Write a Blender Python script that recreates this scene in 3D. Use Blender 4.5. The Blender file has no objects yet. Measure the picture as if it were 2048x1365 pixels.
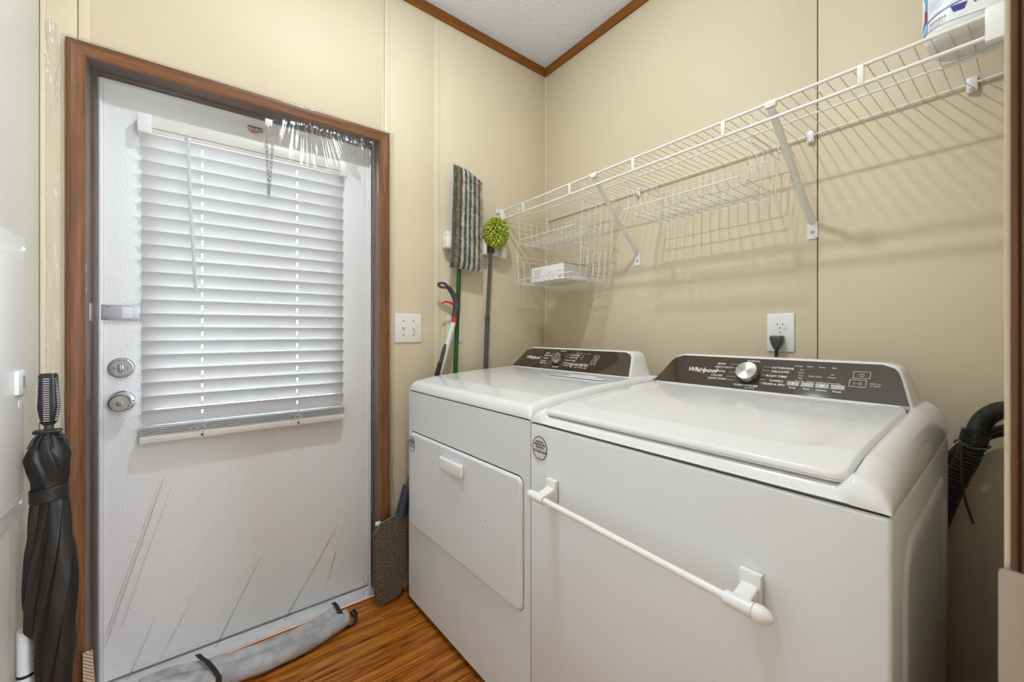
import bpy, bmesh, math, random
from mathutils import Vector, Matrix, noise
S = bpy.context.scene
PI = math.pi
R = math.radians
rnd = random.Random(7)

# ------------------------------------------------------------------ camera, world, lights, exposure
cam = bpy.data.objects.new('camera', bpy.data.cameras.new('camera'))
S.collection.objects.link(cam)
cam.location = (1.668, -1.495, 1.10)
cam.rotation_euler = (PI / 2, 0, math.atan2(1067, 809))
cam.data.sensor_width = 36
cam.data.lens = 809 / 2048 * 36
cam.data.shift_y = -19 / 2048
cam.data.clip_start = 0.02
cam.data.dof.use_dof = True
cam.data.dof.focus_distance = 1.6
cam.data.dof.aperture_fstop = 8
S.camera = cam

S.view_settings.view_transform = 'Standard'
S.view_settings.look = 'None'
S.view_settings.gamma = 1
S.view_settings.use_curve_mapping = False
S.view_settings.exposure = 0.0
S.cycles.use_denoising = True
S.cycles.max_bounces = 12
S.cycles.transparent_max_bounces = 16
S.cycles.sample_clamp_indirect = 6

W = bpy.data.worlds.new('world'); S.world = W
W.use_nodes = True
wn = W.node_tree.nodes['Background']
wn.inputs[0].default_value = (0.80, 0.89, 1.0, 1)
wn.inputs[1].default_value = 18

CEIL_LAMP = 40.0      # emission of the ceiling lamp globe
HALL_FILL_PANEL = 2.5  # emission of the added hallway fill panel
HALL_FILL_PANE = 20.0      # emission of the added fill window in the hallway

LX, LY = .88, -1.06
la = bpy.data.lights.new('ceiling_lamp_light', 'AREA'); la.shape = 'DISK'; la.size = .075; la.energy = 14.5; la.color = (.86, .935, 1)
lao = bpy.data.objects.new('ceiling_lamp_light', la); S.collection.objects.link(lao); lao.location = (LX, LY, 2.545 + .029 * 1.06 - .0115)

# added fill spot bounced off the ceiling, in the manner of a photographer's flash
fl = bpy.data.lights.new('bounce_fill', 'SPOT'); fl.energy = 54; fl.spot_size = R(120); fl.spot_blend = 1; fl.shadow_soft_size = .05; fl.color = (.76, .895, 1)
flo = bpy.data.objects.new('bounce_fill', fl); S.collection.objects.link(flo)
flo.location = (1.42, -1.30, 1.75)
flo.rotation_euler = (Vector((.95, -1.05, 2.56)) - Vector(flo.location)).to_track_quat('-Z', 'Y').to_euler()

# ------------------------------------------------------------------ materials
def nt(name):
    m = bpy.data.materials.new(name); m.use_nodes = True
    return m, m.node_tree.nodes, m.node_tree.links, m.node_tree.nodes['Principled BSDF']

def mat(name, col, rough=0.5, metal=0.0, spec=0.5, var=0.0, vscale=20, bump=0.0, bscale=200, trans=0.0, coat=0.0, bdist=0.002, stretch=None, bdetail=2):
    m, N, L, P = nt(name)
    P.inputs['Base Color'].default_value = (*col, 1)
    P.inputs['Roughness'].default_value = rough
    P.inputs['Metallic'].default_value = metal
    P.inputs['Specular IOR Level'].default_value = spec
    P.inputs['Coat Weight'].default_value = coat
    tc = N.new('ShaderNodeTexCoord')
    src = tc.outputs['Object']
    if stretch:
        mp = N.new('ShaderNodeMapping'); mp.inputs['Scale'].default_value = stretch
        L.new(src, mp.inputs[0]); src = mp.outputs[0]
    if var > 0:
        n = N.new('ShaderNodeTexNoise'); n.inputs['Scale'].default_value = vscale; n.inputs['Detail'].default_value = 4
        L.new(src, n.inputs['Vector'])
        r = N.new('ShaderNodeValToRGB')
        r.color_ramp.elements[0].position = .3; r.color_ramp.elements[1].position = .7
        r.color_ramp.elements[0].color = (*[c * (1 - var) for c in col], 1)
        r.color_ramp.elements[1].color = (*[min(1, c * (1 + var)) for c in col], 1)
        L.new(n.outputs['Fac'], r.inputs[0]); L.new(r.outputs[0], P.inputs['Base Color'])
    if bump > 0:
        n = N.new('ShaderNodeTexNoise'); n.inputs['Scale'].default_value = bscale; n.inputs['Detail'].default_value = bdetail
        L.new(src, n.inputs['Vector'])
        b = N.new('ShaderNodeBump'); b.inputs['Strength'].default_value = bump; b.inputs['Distance'].default_value = bdist
        L.new(n.outputs['Fac'], b.inputs['Height']); L.new(b.outputs[0], P.inputs['Normal'])
    if trans > 0:
        t = N.new('ShaderNodeBsdfTranslucent'); t.inputs[0].default_value = (*col, 1)
        mx = N.new('ShaderNodeMixShader'); mx.inputs[0].default_value = trans
        L.new(P.outputs[0], mx.inputs[1]); L.new(t.outputs[0], mx.inputs[2])
        L.new(mx.outputs[0], N['Material Output'].inputs[0])
    return m

def wood_mat(name, dark, mid, light, axis='z', rough=0.4, scale=1.0, coat=0.0, cut=(.32, .5, .68)):
    """grain running along AXIS"""
    m, N, L, P = nt(name)
    tc = N.new('ShaderNodeTexCoord'); mp = N.new('ShaderNodeMapping')
    s = {'x': (1.2, 22, 22), 'y': (22, 1.2, 22), 'z': (22, 22, 1.2)}[axis]
    mp.inputs['Scale'].default_value = [v * scale for v in s]
    L.new(tc.outputs['Object'], mp.inputs[0])
    n1 = N.new('ShaderNodeTexNoise'); n1.inputs['Scale'].default_value = 1.6; n1.inputs['Detail'].default_value = 8
    n1.inputs['Roughness'].default_value = .62; n1.inputs['Distortion'].default_value = .6
    L.new(mp.outputs[0], n1.inputs['Vector'])
    mp2 = N.new('ShaderNodeMapping'); mp2.inputs['Scale'].default_value = [v * scale * 5 for v in s]
    L.new(tc.outputs['Object'], mp2.inputs[0])
    n2 = N.new('ShaderNodeTexNoise'); n2.inputs['Scale'].default_value = 1.5; n2.inputs['Detail'].default_value = 5
    L.new(mp2.outputs[0], n2.inputs['Vector'])
    mx = N.new('ShaderNodeMath'); mx.operation = 'MULTIPLY_ADD'; mx.inputs[1].default_value = .4
    ml = N.new('ShaderNodeMath'); ml.operation = 'MULTIPLY'; ml.inputs[1].default_value = .6
    L.new(n1.outputs['Fac'], ml.inputs[0]); L.new(n2.outputs['Fac'], mx.inputs[0]); L.new(ml.outputs[0], mx.inputs[2])
    r = N.new('ShaderNodeValToRGB'); e = r.color_ramp.elements
    e[0].position = cut[0]; e[0].color = (*dark, 1); e[1].position = cut[2]; e[1].color = (*light, 1)
    k = e.new(cut[1]); k.color = (*mid, 1)
    L.new(mx.outputs[0], r.inputs[0]); L.new(r.outputs[0], P.inputs['Base Color'])
    b = N.new('ShaderNodeBump'); b.inputs['Strength'].default_value = .15; b.inputs['Distance'].default_value = .001
    L.new(mx.outputs[0], b.inputs['Height']); L.new(b.outputs[0], P.inputs['Normal'])
    P.inputs['Roughness'].default_value = rough; P.inputs['Coat Weight'].default_value = coat
    P.inputs['Specular IOR Level'].default_value = .22
    return m

M = {}
M['wall'] = mat('wall_vinyl', (.69, .59, .425), .55, spec=.35, var=.02, vscale=3, bump=.16, bscale=170, bdist=.0015)
M['wall_left'] = mat('wall_left_offwhite', (.70, .67, .60), .42, var=.02, vscale=3, bump=.35, bscale=60, bdist=.002)  # paler and greyer than the other walls
M['batten'] = mat('batten_vinyl', (.72, .62, .45), .36)
M['gap'] = mat('seam_shadow_gap', (.16, .115, .06), .8)
M['ceiling'] = None
M['trimwood_y'] = wood_mat('ceiling_trim_wood', (.16, .055, .008), (.22, .08, .012), (.30, .115, .02), 'y', .45)
M['trimwood_x'] = wood_mat('ceiling_trim_wood_x', (.16, .055, .008), (.22, .08, .012), (.30, .115, .02), 'x', .45)
M['casing_z'] = wood_mat('door_casing_wood', (.085, .030, .009), (.185, .069, .019), (.30, .122, .038), 'z', .4)
M['casing_y'] = wood_mat('door_casing_wood_y', (.085, .030, .009), (.185, .069, .019), (.30, .122, .038), 'y', .4)
M['jamb_z'] = wood_mat('door_jamb_wood', (.075, .045, .036), (.125, .08, .066), (.18, .125, .105), 'z', .45)  # brown greyed so the film's haze sits in the wood colour
M['jamb_y'] = wood_mat('door_jamb_wood_hazed_y', (.075, .045, .036), (.125, .08, .066), (.18, .125, .105), 'y', .45)  # same haze-greyed brown for the head
M['doorway'] = wood_mat('doorway_wood', (.06, .02, .008), (.13, .05, .022), (.20, .085, .04), 'z', .35)
M['floor'] = wood_mat('floor_laminate', (.055, .012, .002), (.30, .088, .010), (.52, .19, .028), 'y', .3, scale=1.25, cut=(.37, .47, .60))
M['white_steel'] = mat('white_enamel', (.80, .80, .80), .12, spec=.5, coat=.25)
M['white_cab'] = mat('white_cabinet_enamel', (.745, .775, .795), .24, spec=.5)
M['lidwhite'] = mat('white_lid_enamel', (.80, .80, .80), .14)
M['white_plastic'] = mat('white_plastic', (.82, .81, .78), .35)
M['white_panel'] = mat('white_panel_steel', (.88, .88, .88), .30)
M['switch'] = mat('switch_plate_plastic', (.80, .775, .72), .3)
M['outletp'] = mat('outlet_plate_plastic', (.83, .83, .81), .28)
M['wire'] = mat('white_wire_coating', (.83, .81, .76), .3)
M['black'] = mat('black_plastic', (.012, .012, .013), .35)
M['blackgap'] = mat('gap_shade', (.01, .01, .01), .9)  # near-black colour painting the shade inside gaps
M['darkgrey'] = mat('dark_grey_plastic', (.055, .052, .05), .45)
M['greytube'] = mat('grey_metal_pole', (.085, .078, .072), .35)
M['green'] = mat('green_pole', (.005, .085, .008), .22)
M['red'] = mat('red_plastic', (.62, .012, .045), .35)
M['silverpole'] = mat('silver_white_pole', (.70, .69, .66), .3)
M['nickel'] = mat('brushed_nickel', (.40, .40, .40), .26, metal=1)
M['nickeldk'] = mat('worn_nickel', (.30, .29, .28), .35, metal=1)
M['chrome'] = mat('chrome_edge', (.55, .55, .55), .15, metal=1)
M['zinc'] = mat('zinc_steel', (.44, .46, .49), .38, metal=.85)
M['glassbrown'] = mat('console_glass', (.060, .042, .025), .05, spec=.5, coat=.15)
M['print'] = mat('white_print', (.85, .84, .80), .5)
M['printdim'] = mat('dim_print', (.30, .28, .25), .4)
M['blackprint'] = mat('black_print', (.03, .03, .03), .5)
M['greyprint'] = mat('grey_print', (.35, .35, .36), .5)
M['sticker'] = mat('silver_sticker', (.70, .70, .70), .4, metal=.0)
M['slat'] = mat('blind_slat_vinyl', (.70, .70, .69), .38, trans=.22)
M['blindrail'] = mat('blind_rail', (.74, .72, .68), .4)
M['weather'] = mat('door_frame_white', (.78, .78, .79), .35)
M['hose'] = mat('black_hose', (.020, .018, .016), .5)
M['tie'] = mat('cable_tie', (.05, .042, .035), .5)
M['bottle'] = mat('bottle_white', (.84, .84, .82), .3, coat=.1)
M['blue'] = mat('label_blue', (.05, .13, .52), .3)
M['sky'] = mat('label_light_blue', (.22, .50, .78), .3)
M['navy'] = mat('label_navy', (.035, .04, .28), .4)
M['labelwhite'] = mat('label_white', (.83, .84, .86), .3)
M['carton'] = mat('carton_white', (.86, .84, .81), .55)
M['cartonside'] = mat('carton_grey_side', (.60, .56, .49), .6)
M['fleece'] = mat('grey_fleece', (.42, .41, .41), .95, var=.28, vscale=22, bump=.6, bscale=220, bdist=.004)
M['strap'] = mat('black_webbing', (.02, .018, .017), .8, bump=.3, bscale=500)
M['umb'] = mat('black_umbrella_cloth', (.011, .009, .008), .45, spec=.5, bump=.15, bscale=300)
M['stickw'] = None
M['tube'] = mat('white_tube', (.80, .82, .83), .4)
M['brass'] = mat('brass', (.6, .5, .3), .3, metal=1)
M['orange'] = mat('orange_tag', (.6, .16, .04), .5)
M['clearp'] = mat('frosted_plastic', (.75, .77, .80), .3)
M['driprubber'] = mat('rubber_bottom', (.26, .24, .23), .7)

# ceiling with orange-peel relief
m, N, L, P = nt('ceiling_texture')
P.inputs['Base Color'].default_value = (.72, .735, .76, 1); P.inputs['Roughness'].default_value = .8
tc = N.new('ShaderNodeTexCoord'); mp = N.new('ShaderNodeMapping'); mp.inputs['Scale'].default_value = (1.6, .55, 1); mp.inputs['Rotation'].default_value = (0, 0, .5)
L.new(tc.outputs['Object'], mp.inputs[0])
n = N.new('ShaderNodeTexNoise'); n.inputs['Scale'].default_value = 75; n.inputs['Detail'].default_value = 3; n.inputs['Roughness'].default_value = .55
L.new(mp.outputs[0], n.inputs['Vector'])
b = N.new('ShaderNodeBump'); b.inputs['Strength'].default_value = .9; b.inputs['Distance'].default_value = .006
L.new(n.outputs['Fac'], b.inputs['Height']); L.new(b.outputs[0], P.inputs['Normal'])
M['ceiling'] = m

# stippled steel door skin
m, N, L, P = nt('door_stipple')
P.inputs['Base Color'].default_value = (.87, .88, .88, 1); P.inputs['Roughness'].default_value = .38
tc = N.new('ShaderNodeTexCoord')
n = N.new('ShaderNodeTexNoise'); n.inputs['Scale'].default_value = 190; n.inputs['Detail'].default_value = 2; n.inputs['Distortion'].default_value = .7
L.new(tc.outputs['Object'], n.inputs['Vector'])
b = N.new('ShaderNodeBump'); b.inputs['Strength'].default_value = .75; b.inputs['Distance'].default_value = .003
L.new(n.outputs['Fac'], b.inputs['Height']); L.new(b.outputs[0], P.inputs['Normal'])
M['door'] = m

# pale wood stick with reddish diagonal bands
m, N, L, P = nt('striped_stick')
tc = N.new('ShaderNodeTexCoord'); mp = N.new('ShaderNodeMapping'); mp.inputs['Rotation'].default_value = (R(40), 0, 0)
L.new(tc.outputs['Object'], mp.inputs[0])
w = N.new('ShaderNodeTexWave'); w.bands_direction = 'Z'; w.inputs['Scale'].default_value = 42; w.inputs['Distortion'].default_value = 1.0; w.inputs['Detail'].default_value = 2
L.new(mp.outputs[0], w.inputs['Vector'])
r = N.new('ShaderNodeValToRGB'); r.color_ramp.elements[0].color = (.30, .12, .06, 1); r.color_ramp.elements[1].color = (.62, .52, .40, 1)
r.color_ramp.elements[0].position = .12; r.color_ramp.elements[1].position = .35
L.new(w.outputs['Fac'], r.inputs[0]); L.new(r.outputs[0], P.inputs['Base Color'])
M['stickw'] = m

# striped chenille mop pad (stripes follow the pad's width, object Y)
m, N, L, P = nt('striped_pad')
tc = N.new('ShaderNodeTexCoord'); sp = N.new('ShaderNodeSeparateXYZ')
nz = N.new('ShaderNodeTexNoise'); nz.inputs['Scale'].default_value = 90; nz.inputs['Detail'].default_value = 2
L.new(tc.outputs['UV'], sp.inputs[0]); L.new(tc.outputs['Object'], nz.inputs['Vector'])
ad = N.new('ShaderNodeMath'); ad.operation = 'MULTIPLY_ADD'; ad.inputs[1].default_value = .060
L.new(nz.outputs['Fac'], ad.inputs[0]); L.new(sp.outputs['X'], ad.inputs[2])
sb = N.new('ShaderNodeMath'); sb.operation = 'SUBTRACT'; sb.inputs[1].default_value = .030; L.new(ad.outputs[0], sb.inputs[0])
r = N.new('ShaderNodeValToRGB'); r.color_ramp.interpolation = 'CONSTANT'
cw, cg, ct, cb = (.68, .63, .52, 1), (.13, .175, .125, 1), (.32, .225, .125, 1), (.26, .18, .10, 1)
stops = [(0, cg), (.10, ct), (.205, cg), (.275, cw), (.36, cg), (.43, cw), (.515, cg), (.58, cw), (.67, cg), (.735, cw), (.83, cb), (.90, cw)]
e = r.color_ramp.elements
e[0].position = 0; e[0].color = cg; e[1].position = .10; e[1].color = ct
for p_, c_ in stops[2:]:
    k = e.new(p_); k.color = c_
L.new(sb.outputs[0], r.inputs[0])
n3 = N.new('ShaderNodeTexNoise'); n3.inputs['Scale'].default_value = 35; n3.inputs['Detail'].default_value = 5; L.new(tc.outputs['Object'], n3.inputs['Vector'])
hs = N.new('ShaderNodeHueSaturation'); mr = N.new('ShaderNodeMapRange'); mr.inputs[1].default_value = .25; mr.inputs[2].default_value = .75; mr.inputs[3].default_value = .6; mr.inputs[4].default_value = 1.3
L.new(n3.outputs['Fac'], mr.inputs[0]); L.new(mr.outputs[0], hs.inputs['Value']); L.new(r.outputs[0], hs.inputs['Color']); L.new(hs.outputs[0], P.inputs['Base Color'])
b = N.new('ShaderNodeBump'); b.inputs['Strength'].default_value = 1; b.inputs['Distance'].default_value = .004
n4 = N.new('ShaderNodeTexNoise'); n4.inputs['Scale'].default_value = 420; L.new(tc.outputs['Object'], n4.inputs['Vector'])
L.new(n4.outputs['Fac'], b.inputs['Height']); L.new(b.outputs[0], P.inputs['Normal']); P.inputs['Roughness'].default_value = .95
M['pad'] = m

def speck(name, a, b_, scale, rough=.95, bump=1.0, t=(.4, .6)):
    m, N, L, P = nt(name)
    tc = N.new('ShaderNodeTexCoord'); n = N.new('ShaderNodeTexNoise'); n.inputs['Scale'].default_value = scale; n.inputs['Detail'].default_value = 4
    L.new(tc.outputs['Object'], n.inputs['Vector'])
    r = N.new('ShaderNodeValToRGB'); r.color_ramp.elements[0].color = (*a, 1); r.color_ramp.elements[1].color = (*b_, 1)
    r.color_ramp.elements[0].position = t[0]; r.color_ramp.elements[1].position = t[1]
    L.new(n.outputs['Fac'], r.inputs[0]); L.new(r.outputs[0], P.inputs['Base Color'])
    bb = N.new('ShaderNodeBump'); bb.inputs['Strength'].default_value = bump; bb.inputs['Distance'].default_value = .003
    L.new(n.outputs['Fac'], bb.inputs['Height']); L.new(bb.outputs[0], P.inputs['Normal']); P.inputs['Roughness'].default_value = rough
    return m
M['brownpad'] = speck('brown_microfibre', (.035, .026, .018), (.26, .20, .14), 230)
M['chenille'] = speck('lime_chenille', (.26, .34, .018), (.52, .60, .07), 60, .8, .3)
M['chenillecore'] = mat('chenille_core', (.10, .16, .01), .9)

# brushed knob face: anisotropic-looking radial brightness from a real normal relief
M['knobface'] = None
m, N, L, P = nt('brushed_knob_face')
P.inputs['Base Color'].default_value = (.52, .50, .46, 1); P.inputs['Metallic'].default_value = 1; P.inputs['Roughness'].default_value = .28
P.inputs['Anisotropic'].default_value = .9
tg = N.new('ShaderNodeTangent'); tg.direction_type = 'RADIAL'; tg.axis = 'Z'
L.new(tg.outputs[0], P.inputs['Tangent'])
M['knobface'] = m

# clear shrink film: thin sheet, so light passes straight through; Fresnel mirror plus a little milkiness
m, N, L, P = nt('clear_plastic_film')
N.remove(P); out = N['Material Output']
tc = N.new('ShaderNodeTexCoord')
mp = N.new('ShaderNodeMapping'); mp.inputs['Rotation'].default_value = (R(-22), 0, 0); mp.inputs['Scale'].default_value = (1, 9, 1.1)
L.new(tc.outputs['Object'], mp.inputs[0])
n1 = N.new('ShaderNodeTexNoise'); n1.inputs['Scale'].default_value = 3.2; n1.inputs['Detail'].default_value = 5; n1.inputs['Roughness'].default_value = .55
L.new(mp.outputs[0], n1.inputs['Vector'])
b = N.new('ShaderNodeBump'); b.inputs['Strength'].default_value = .22; b.inputs['Distance'].default_value = .006
L.new(n1.outputs['Fac'], b.inputs['Height'])
tr = N.new('ShaderNodeBsdfTransparent'); tr.inputs[0].default_value = (.965, .965, .97, 1)
gl = N.new('ShaderNodeBsdfGlossy'); gl.inputs['Roughness'].default_value = .13
L.new(b.outputs[0], gl.inputs['Normal'])
df = N.new('ShaderNodeBsdfDiffuse'); df.inputs[0].default_value = (.9, .9, .92, 1)
fr = N.new('ShaderNodeFresnel'); fr.inputs['IOR'].default_value = 1.5; L.new(b.outputs[0], fr.inputs['Normal'])
mu = N.new('ShaderNodeMath'); mu.operation = 'MULTIPLY'; mu.inputs[1].default_value = .45; mu.use_clamp = True; L.new(fr.outputs[0], mu.inputs[0])
lw = N.new('ShaderNodeLayerWeight'); lw.inputs['Blend'].default_value = .5
cr = N.new('ShaderNodeValToRGB'); cr.color_ramp.elements[0].position = .66; cr.color_ramp.elements[0].color = (.965, .965, .97, 1)
cr.color_ramp.elements[1].position = .95; cr.color_ramp.elements[1].color = (.66, .66, .68, 1)
L.new(lw.outputs['Facing'], cr.inputs[0]); L.new(cr.outputs[0], tr.inputs[0])
mx1 = N.new('ShaderNodeMixShader'); mx1.inputs[0].default_value = .015; L.new(tr.outputs[0], mx1.inputs[1]); L.new(df.outputs[0], mx1.inputs[2])
mx2 = N.new('ShaderNodeMixShader'); L.new(mu.outputs[0], mx2.inputs[0]); L.new(mx1.outputs[0], mx2.inputs[1]); L.new(gl.outputs[0], mx2.inputs[2])
L.new(mx2.outputs[0], out.inputs[0])
M['film'] = m

m, N, L, P = nt('window_glass')
P.inputs['Base Color'].default_value = (1, 1, 1, 1); P.inputs['Roughness'].default_value = .02
N.remove(P); g = N.new('ShaderNodeBsdfTransparent'); gg = N.new('ShaderNodeBsdfGlossy'); gg.inputs['Roughness'].default_value = .02
mx = N.new('ShaderNodeMixShader'); mx.inputs[0].default_value = .06
L.new(g.outputs[0], mx.inputs[1]); L.new(gg.outputs[0], mx.inputs[2]); L.new(mx.outputs[0], N['Material Output'].inputs[0])
M['glass'] = m

def emis(name, col, s):
    m, N, L, P = nt(name)
    P.inputs['Base Color'].default_value = (*col, 1)
    P.inputs['Emission Color'].default_value = (*col, 1); P.inputs['Emission Strength'].default_value = s
    return m
M['lamp'] = emis('lamp_glass', (.91, .96, 1), CEIL_LAMP)
M['hallfillpane'] = emis('hall_fill_pane', (.82, .92, 1), HALL_FILL_PANE)
M['hallfillpanel'] = emis('hall_fill_diffuser', (.82, .91, 1), HALL_FILL_PANEL)

# ------------------------------------------------------------------ mesh helpers
def wloc(o):
    v = Vector((0, 0, 0))
    while o is not None:
        v += o.location; o = o.parent
    return v

class MB:
    def __init__(s): s.v = []; s.f = []; s.mi = []; s.cur = 0
    def add(s, vs, fs):
        n = len(s.v); s.v += [tuple(v) for v in vs]
        for f in fs: s.f.append(tuple(i + n for i in f)); s.mi.append(s.cur)
        return s
    def box(s, x0, x1, y0, y1, z0, z1, r=0, seg=2):
        if r > 0:
            bm = bmesh.new(); bmesh.ops.create_cube(bm, size=1)
            for v in bm.verts:
                v.co = Vector(((x0 + x1) / 2 + v.co.x * (x1 - x0), (y0 + y1) / 2 + v.co.y * (y1 - y0), (z0 + z1) / 2 + v.co.z * (z1 - z0)))
            bmesh.ops.bevel(bm, geom=bm.edges[:], offset=r, segments=seg, profile=.5, affect='EDGES')
            s.bm(bm); return s
        vs = [(x, y, z) for x in (x0, x1) for y in (y0, y1) for z in (z0, z1)]
        return s.add(vs, [(0, 1, 3, 2), (4, 6, 7, 5), (0, 4, 5, 1), (2, 3, 7, 6), (0, 2, 6, 4), (1, 5, 7, 3)])
    def bm(s, bm):
        bm.verts.index_update()
        s.add([v.co[:] for v in bm.verts], [[v.index for v in f.verts] for f in bm.faces]); bm.free()
    def tube(s, pts, r, n=8, cap=True, closed=False):
        pts = [Vector(p) for p in pts]; k = len(pts)
        rs = r if isinstance(r, (list, tuple)) else [r] * k
        up = None; vs = []
        for i in range(k):
            if closed: d = pts[(i + 1) % k] - pts[i - 1]
            else: d = pts[min(i + 1, k - 1)] - pts[max(i - 1, 0)]
            if d.length < 1e-9: d = Vector((0, 0, 1))
            d.normalize()
            if up is None:
                up = Vector((0, 0, 1)) if abs(d.z) < .9 else Vector((1, 0, 0))
            up = up - d * up.dot(d)
            if up.length < 1e-6: up = d.orthogonal()
            up.normalize(); sd = d.cross(up)
            for j in range(n):
                a = 2 * PI * j / n
                vs.append(pts[i] + (up * math.cos(a) + sd * math.sin(a)) * rs[i])
        fs = []
        for i in range(k if closed else k - 1):
            i2 = (i + 1) % k
            for j in range(n):
                j2 = (j + 1) % n
                fs.append((i * n + j, i * n + j2, i2 * n + j2, i2 * n + j))
        if cap and not closed:
            fs.append(tuple(range(n))[::-1]); fs.append(tuple((k - 1) * n + j for j in range(n)))
        return s.add(vs, fs)
    def lathe(s, prof, c, axis='z', n=24, caps=True):
        """prof: [(r, h)] along AXIS from centre C"""
        c = Vector(c); vs = []
        for r, h in prof:
            for j in range(n):
                a = 2 * PI * j / n; p, q = r * math.cos(a), r * math.sin(a)
                vs.append(c + Vector({'z': (p, q, h), 'x': (h, p, q), 'y': (q, h, p)}[axis]))
        fs = []
        for i in range(len(prof) - 1):
            for j in range(n):
                j2 = (j + 1) % n; fs.append((i * n + j, i * n + j2, (i + 1) * n + j2, (i + 1) * n + j))
        if caps:
            fs.append(tuple(range(n))[::-1]); fs.append(tuple((len(prof) - 1) * n + j for j in range(n)))
        return s.add(vs, fs)
    def prism(s, poly, to3, t0, t1):
        """poly of 2-D points, to3(a,b,t) -> 3-D"""
        n = len(poly)
        vs = [to3(a, b, t0) for a, b in poly] + [to3(a, b, t1) for a, b in poly]
        fs = [tuple(range(n))[::-1], tuple(range(n, 2 * n))] + [(i, (i + 1) % n, n + (i + 1) % n, n + i) for i in range(n)]
        return s.add(vs, fs)
    def rings(s, rings, caps=True):
        n = len(rings[0]); vs = [p for r in rings for p in r]; fs = []
        for i in range(len(rings) - 1):
            for j in range(n):
                j2 = (j + 1) % n; fs.append((i * n + j, i * n + j2, (i + 1) * n + j2, (i + 1) * n + j))
        if caps: fs += [tuple(range(n))[::-1], tuple((len(rings) - 1) * n + j for j in range(n))]
        return s.add(vs, fs)
    def grid(s, P, nu, nv):
        """P[i][j] list of points"""
        vs = [P[i][j] for i in range(nu) for j in range(nv)]
        return s.add(vs, [(i * nv + j, i * nv + j + 1, (i + 1) * nv + j + 1, (i + 1) * nv + j) for i in range(nu - 1) for j in range(nv - 1)])
    def xf(s, Mx):
        s.v = [tuple(Mx @ Vector(v)) for v in s.v]; return s
    def mesh(s, name, m, off=(0, 0, 0), smooth=35):
        me = bpy.data.meshes.new(name)
        o = Vector(off)
        me.from_pydata([tuple(Vector(v) - o) for v in s.v], [], s.f)
        for mm in (m if isinstance(m, (list, tuple)) else [m]): me.materials.append(mm)
        if isinstance(m, (list, tuple)): me.polygons.foreach_set('material_index', s.mi)
        bm = bmesh.new(); bm.from_mesh(me); bmesh.ops.recalc_face_normals(bm, faces=bm.faces); bm.to_mesh(me); bm.free()
        if smooth:
            me.polygons.foreach_set('use_smooth', [True] * len(me.polygons))
            me.set_sharp_from_angle(angle=R(smooth))
        return me
    def build(s, name, m, parent=None, smooth=35, local=False, label=None, kind=None, loc=None):
        off = (0, 0, 0)
        if parent is not None and not local: off = wloc(parent)
        if parent is None and loc is not None: off = loc
        o = bpy.data.objects.new(name, s.mesh(name, m, off, smooth)); S.collection.objects.link(o)
        if parent is not None: o.parent = parent
        elif loc is not None: o.location = loc
        if label: o['label'] = label
        if kind: o['kind'] = kind
        return o

def thing(name, loc, label, cat, rz=0, group=None):
    o = bpy.data.objects.new(name, None); S.collection.objects.link(o)
    o.location = loc; o.rotation_euler = (0, 0, rz); o.empty_display_size = .05
    o['label'] = label; o['category'] = cat
    if group: o['group'] = group
    return o

def bx(name, m, parent, x0, x1, y0, y1, z0, z1, r=0, **k):
    return MB().box(x0, x1, y0, y1, z0, z1, r).build(name, m, parent, **k)

def struct(name, mb, m, **k):
    return mb.build(name, m, None, kind='structure', **k)

def rrect(w0, w1, h0, h1, r, n=5):
    out = []
    for (cx, cy, a0) in ((w1 - r, h0 + r, -90), (w1 - r, h1 - r, 0), (w0 + r, h1 - r, 90), (w0 + r, h0 + r, 180)):
        for i in range(n + 1):
            a = R(a0 + 90 * i / n); out.append((cx + r * math.cos(a), cy + r * math.sin(a)))
    return out

def text_verts(body, size, shear=0, bold=0, align='CENTER', ext=.0002, sx=1.0):
    cu = bpy.data.curves.new('t', 'FONT'); cu.body = body; cu.size = size; cu.shear = shear; cu.offset = bold
    cu.align_x = align; cu.align_y = 'CENTER'; cu.extrude = ext; cu.resolution_u = 2
    ob = bpy.data.objects.new('t', cu); S.collection.objects.link(ob)
    dg = bpy.context.evaluated_depsgraph_get(); dg.update()
    me = bpy.data.meshes.new_from_object(ob.evaluated_get(dg))
    vs = [(v.co.x * sx, v.co.y, v.co.z) for v in me.vertices]; fs = [tuple(p.vertices) for p in me.polygons]
    bpy.data.objects.remove(ob); bpy.data.meshes.remove(me); bpy.data.curves.remove(cu)
    return vs, fs
def text(mb, body, size, to3, **k):
    """to3(a, b, t): plane coordinates -> 3-D"""
    vs, fs = text_verts(body, size, **k)
    mb.add([to3(*v) for v in vs], fs)

# ================================================================== THE ROOM
CZ = lambda y: 2.545 + .029 * (-y)      # sloping ceiling
# floor
struct('floor', MB().box(-.02, 3.0, -3.2, .1, -.05, 0), M['floor'])
# ceiling: slopes up away from the wall behind the machines
c = MB(); c.add([(-.1, .1, CZ(.1)), (3, .1, CZ(.1)), (3, -3.2, CZ(-3.2)), (-.1, -3.2, CZ(-3.2)),
                 (-.1, .1, CZ(.1) + .05), (3, .1, CZ(.1) + .05), (3, -3.2, CZ(-3.2) + .05), (-.1, -3.2, CZ(-3.2) + .05)],
                [(0, 1, 2, 3), (7, 6, 5, 4), (0, 4, 5, 1), (1, 5, 6, 2), (2, 6, 7, 3), (3, 7, 4, 0)])
struct('ceiling', c, M['ceiling'])

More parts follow.
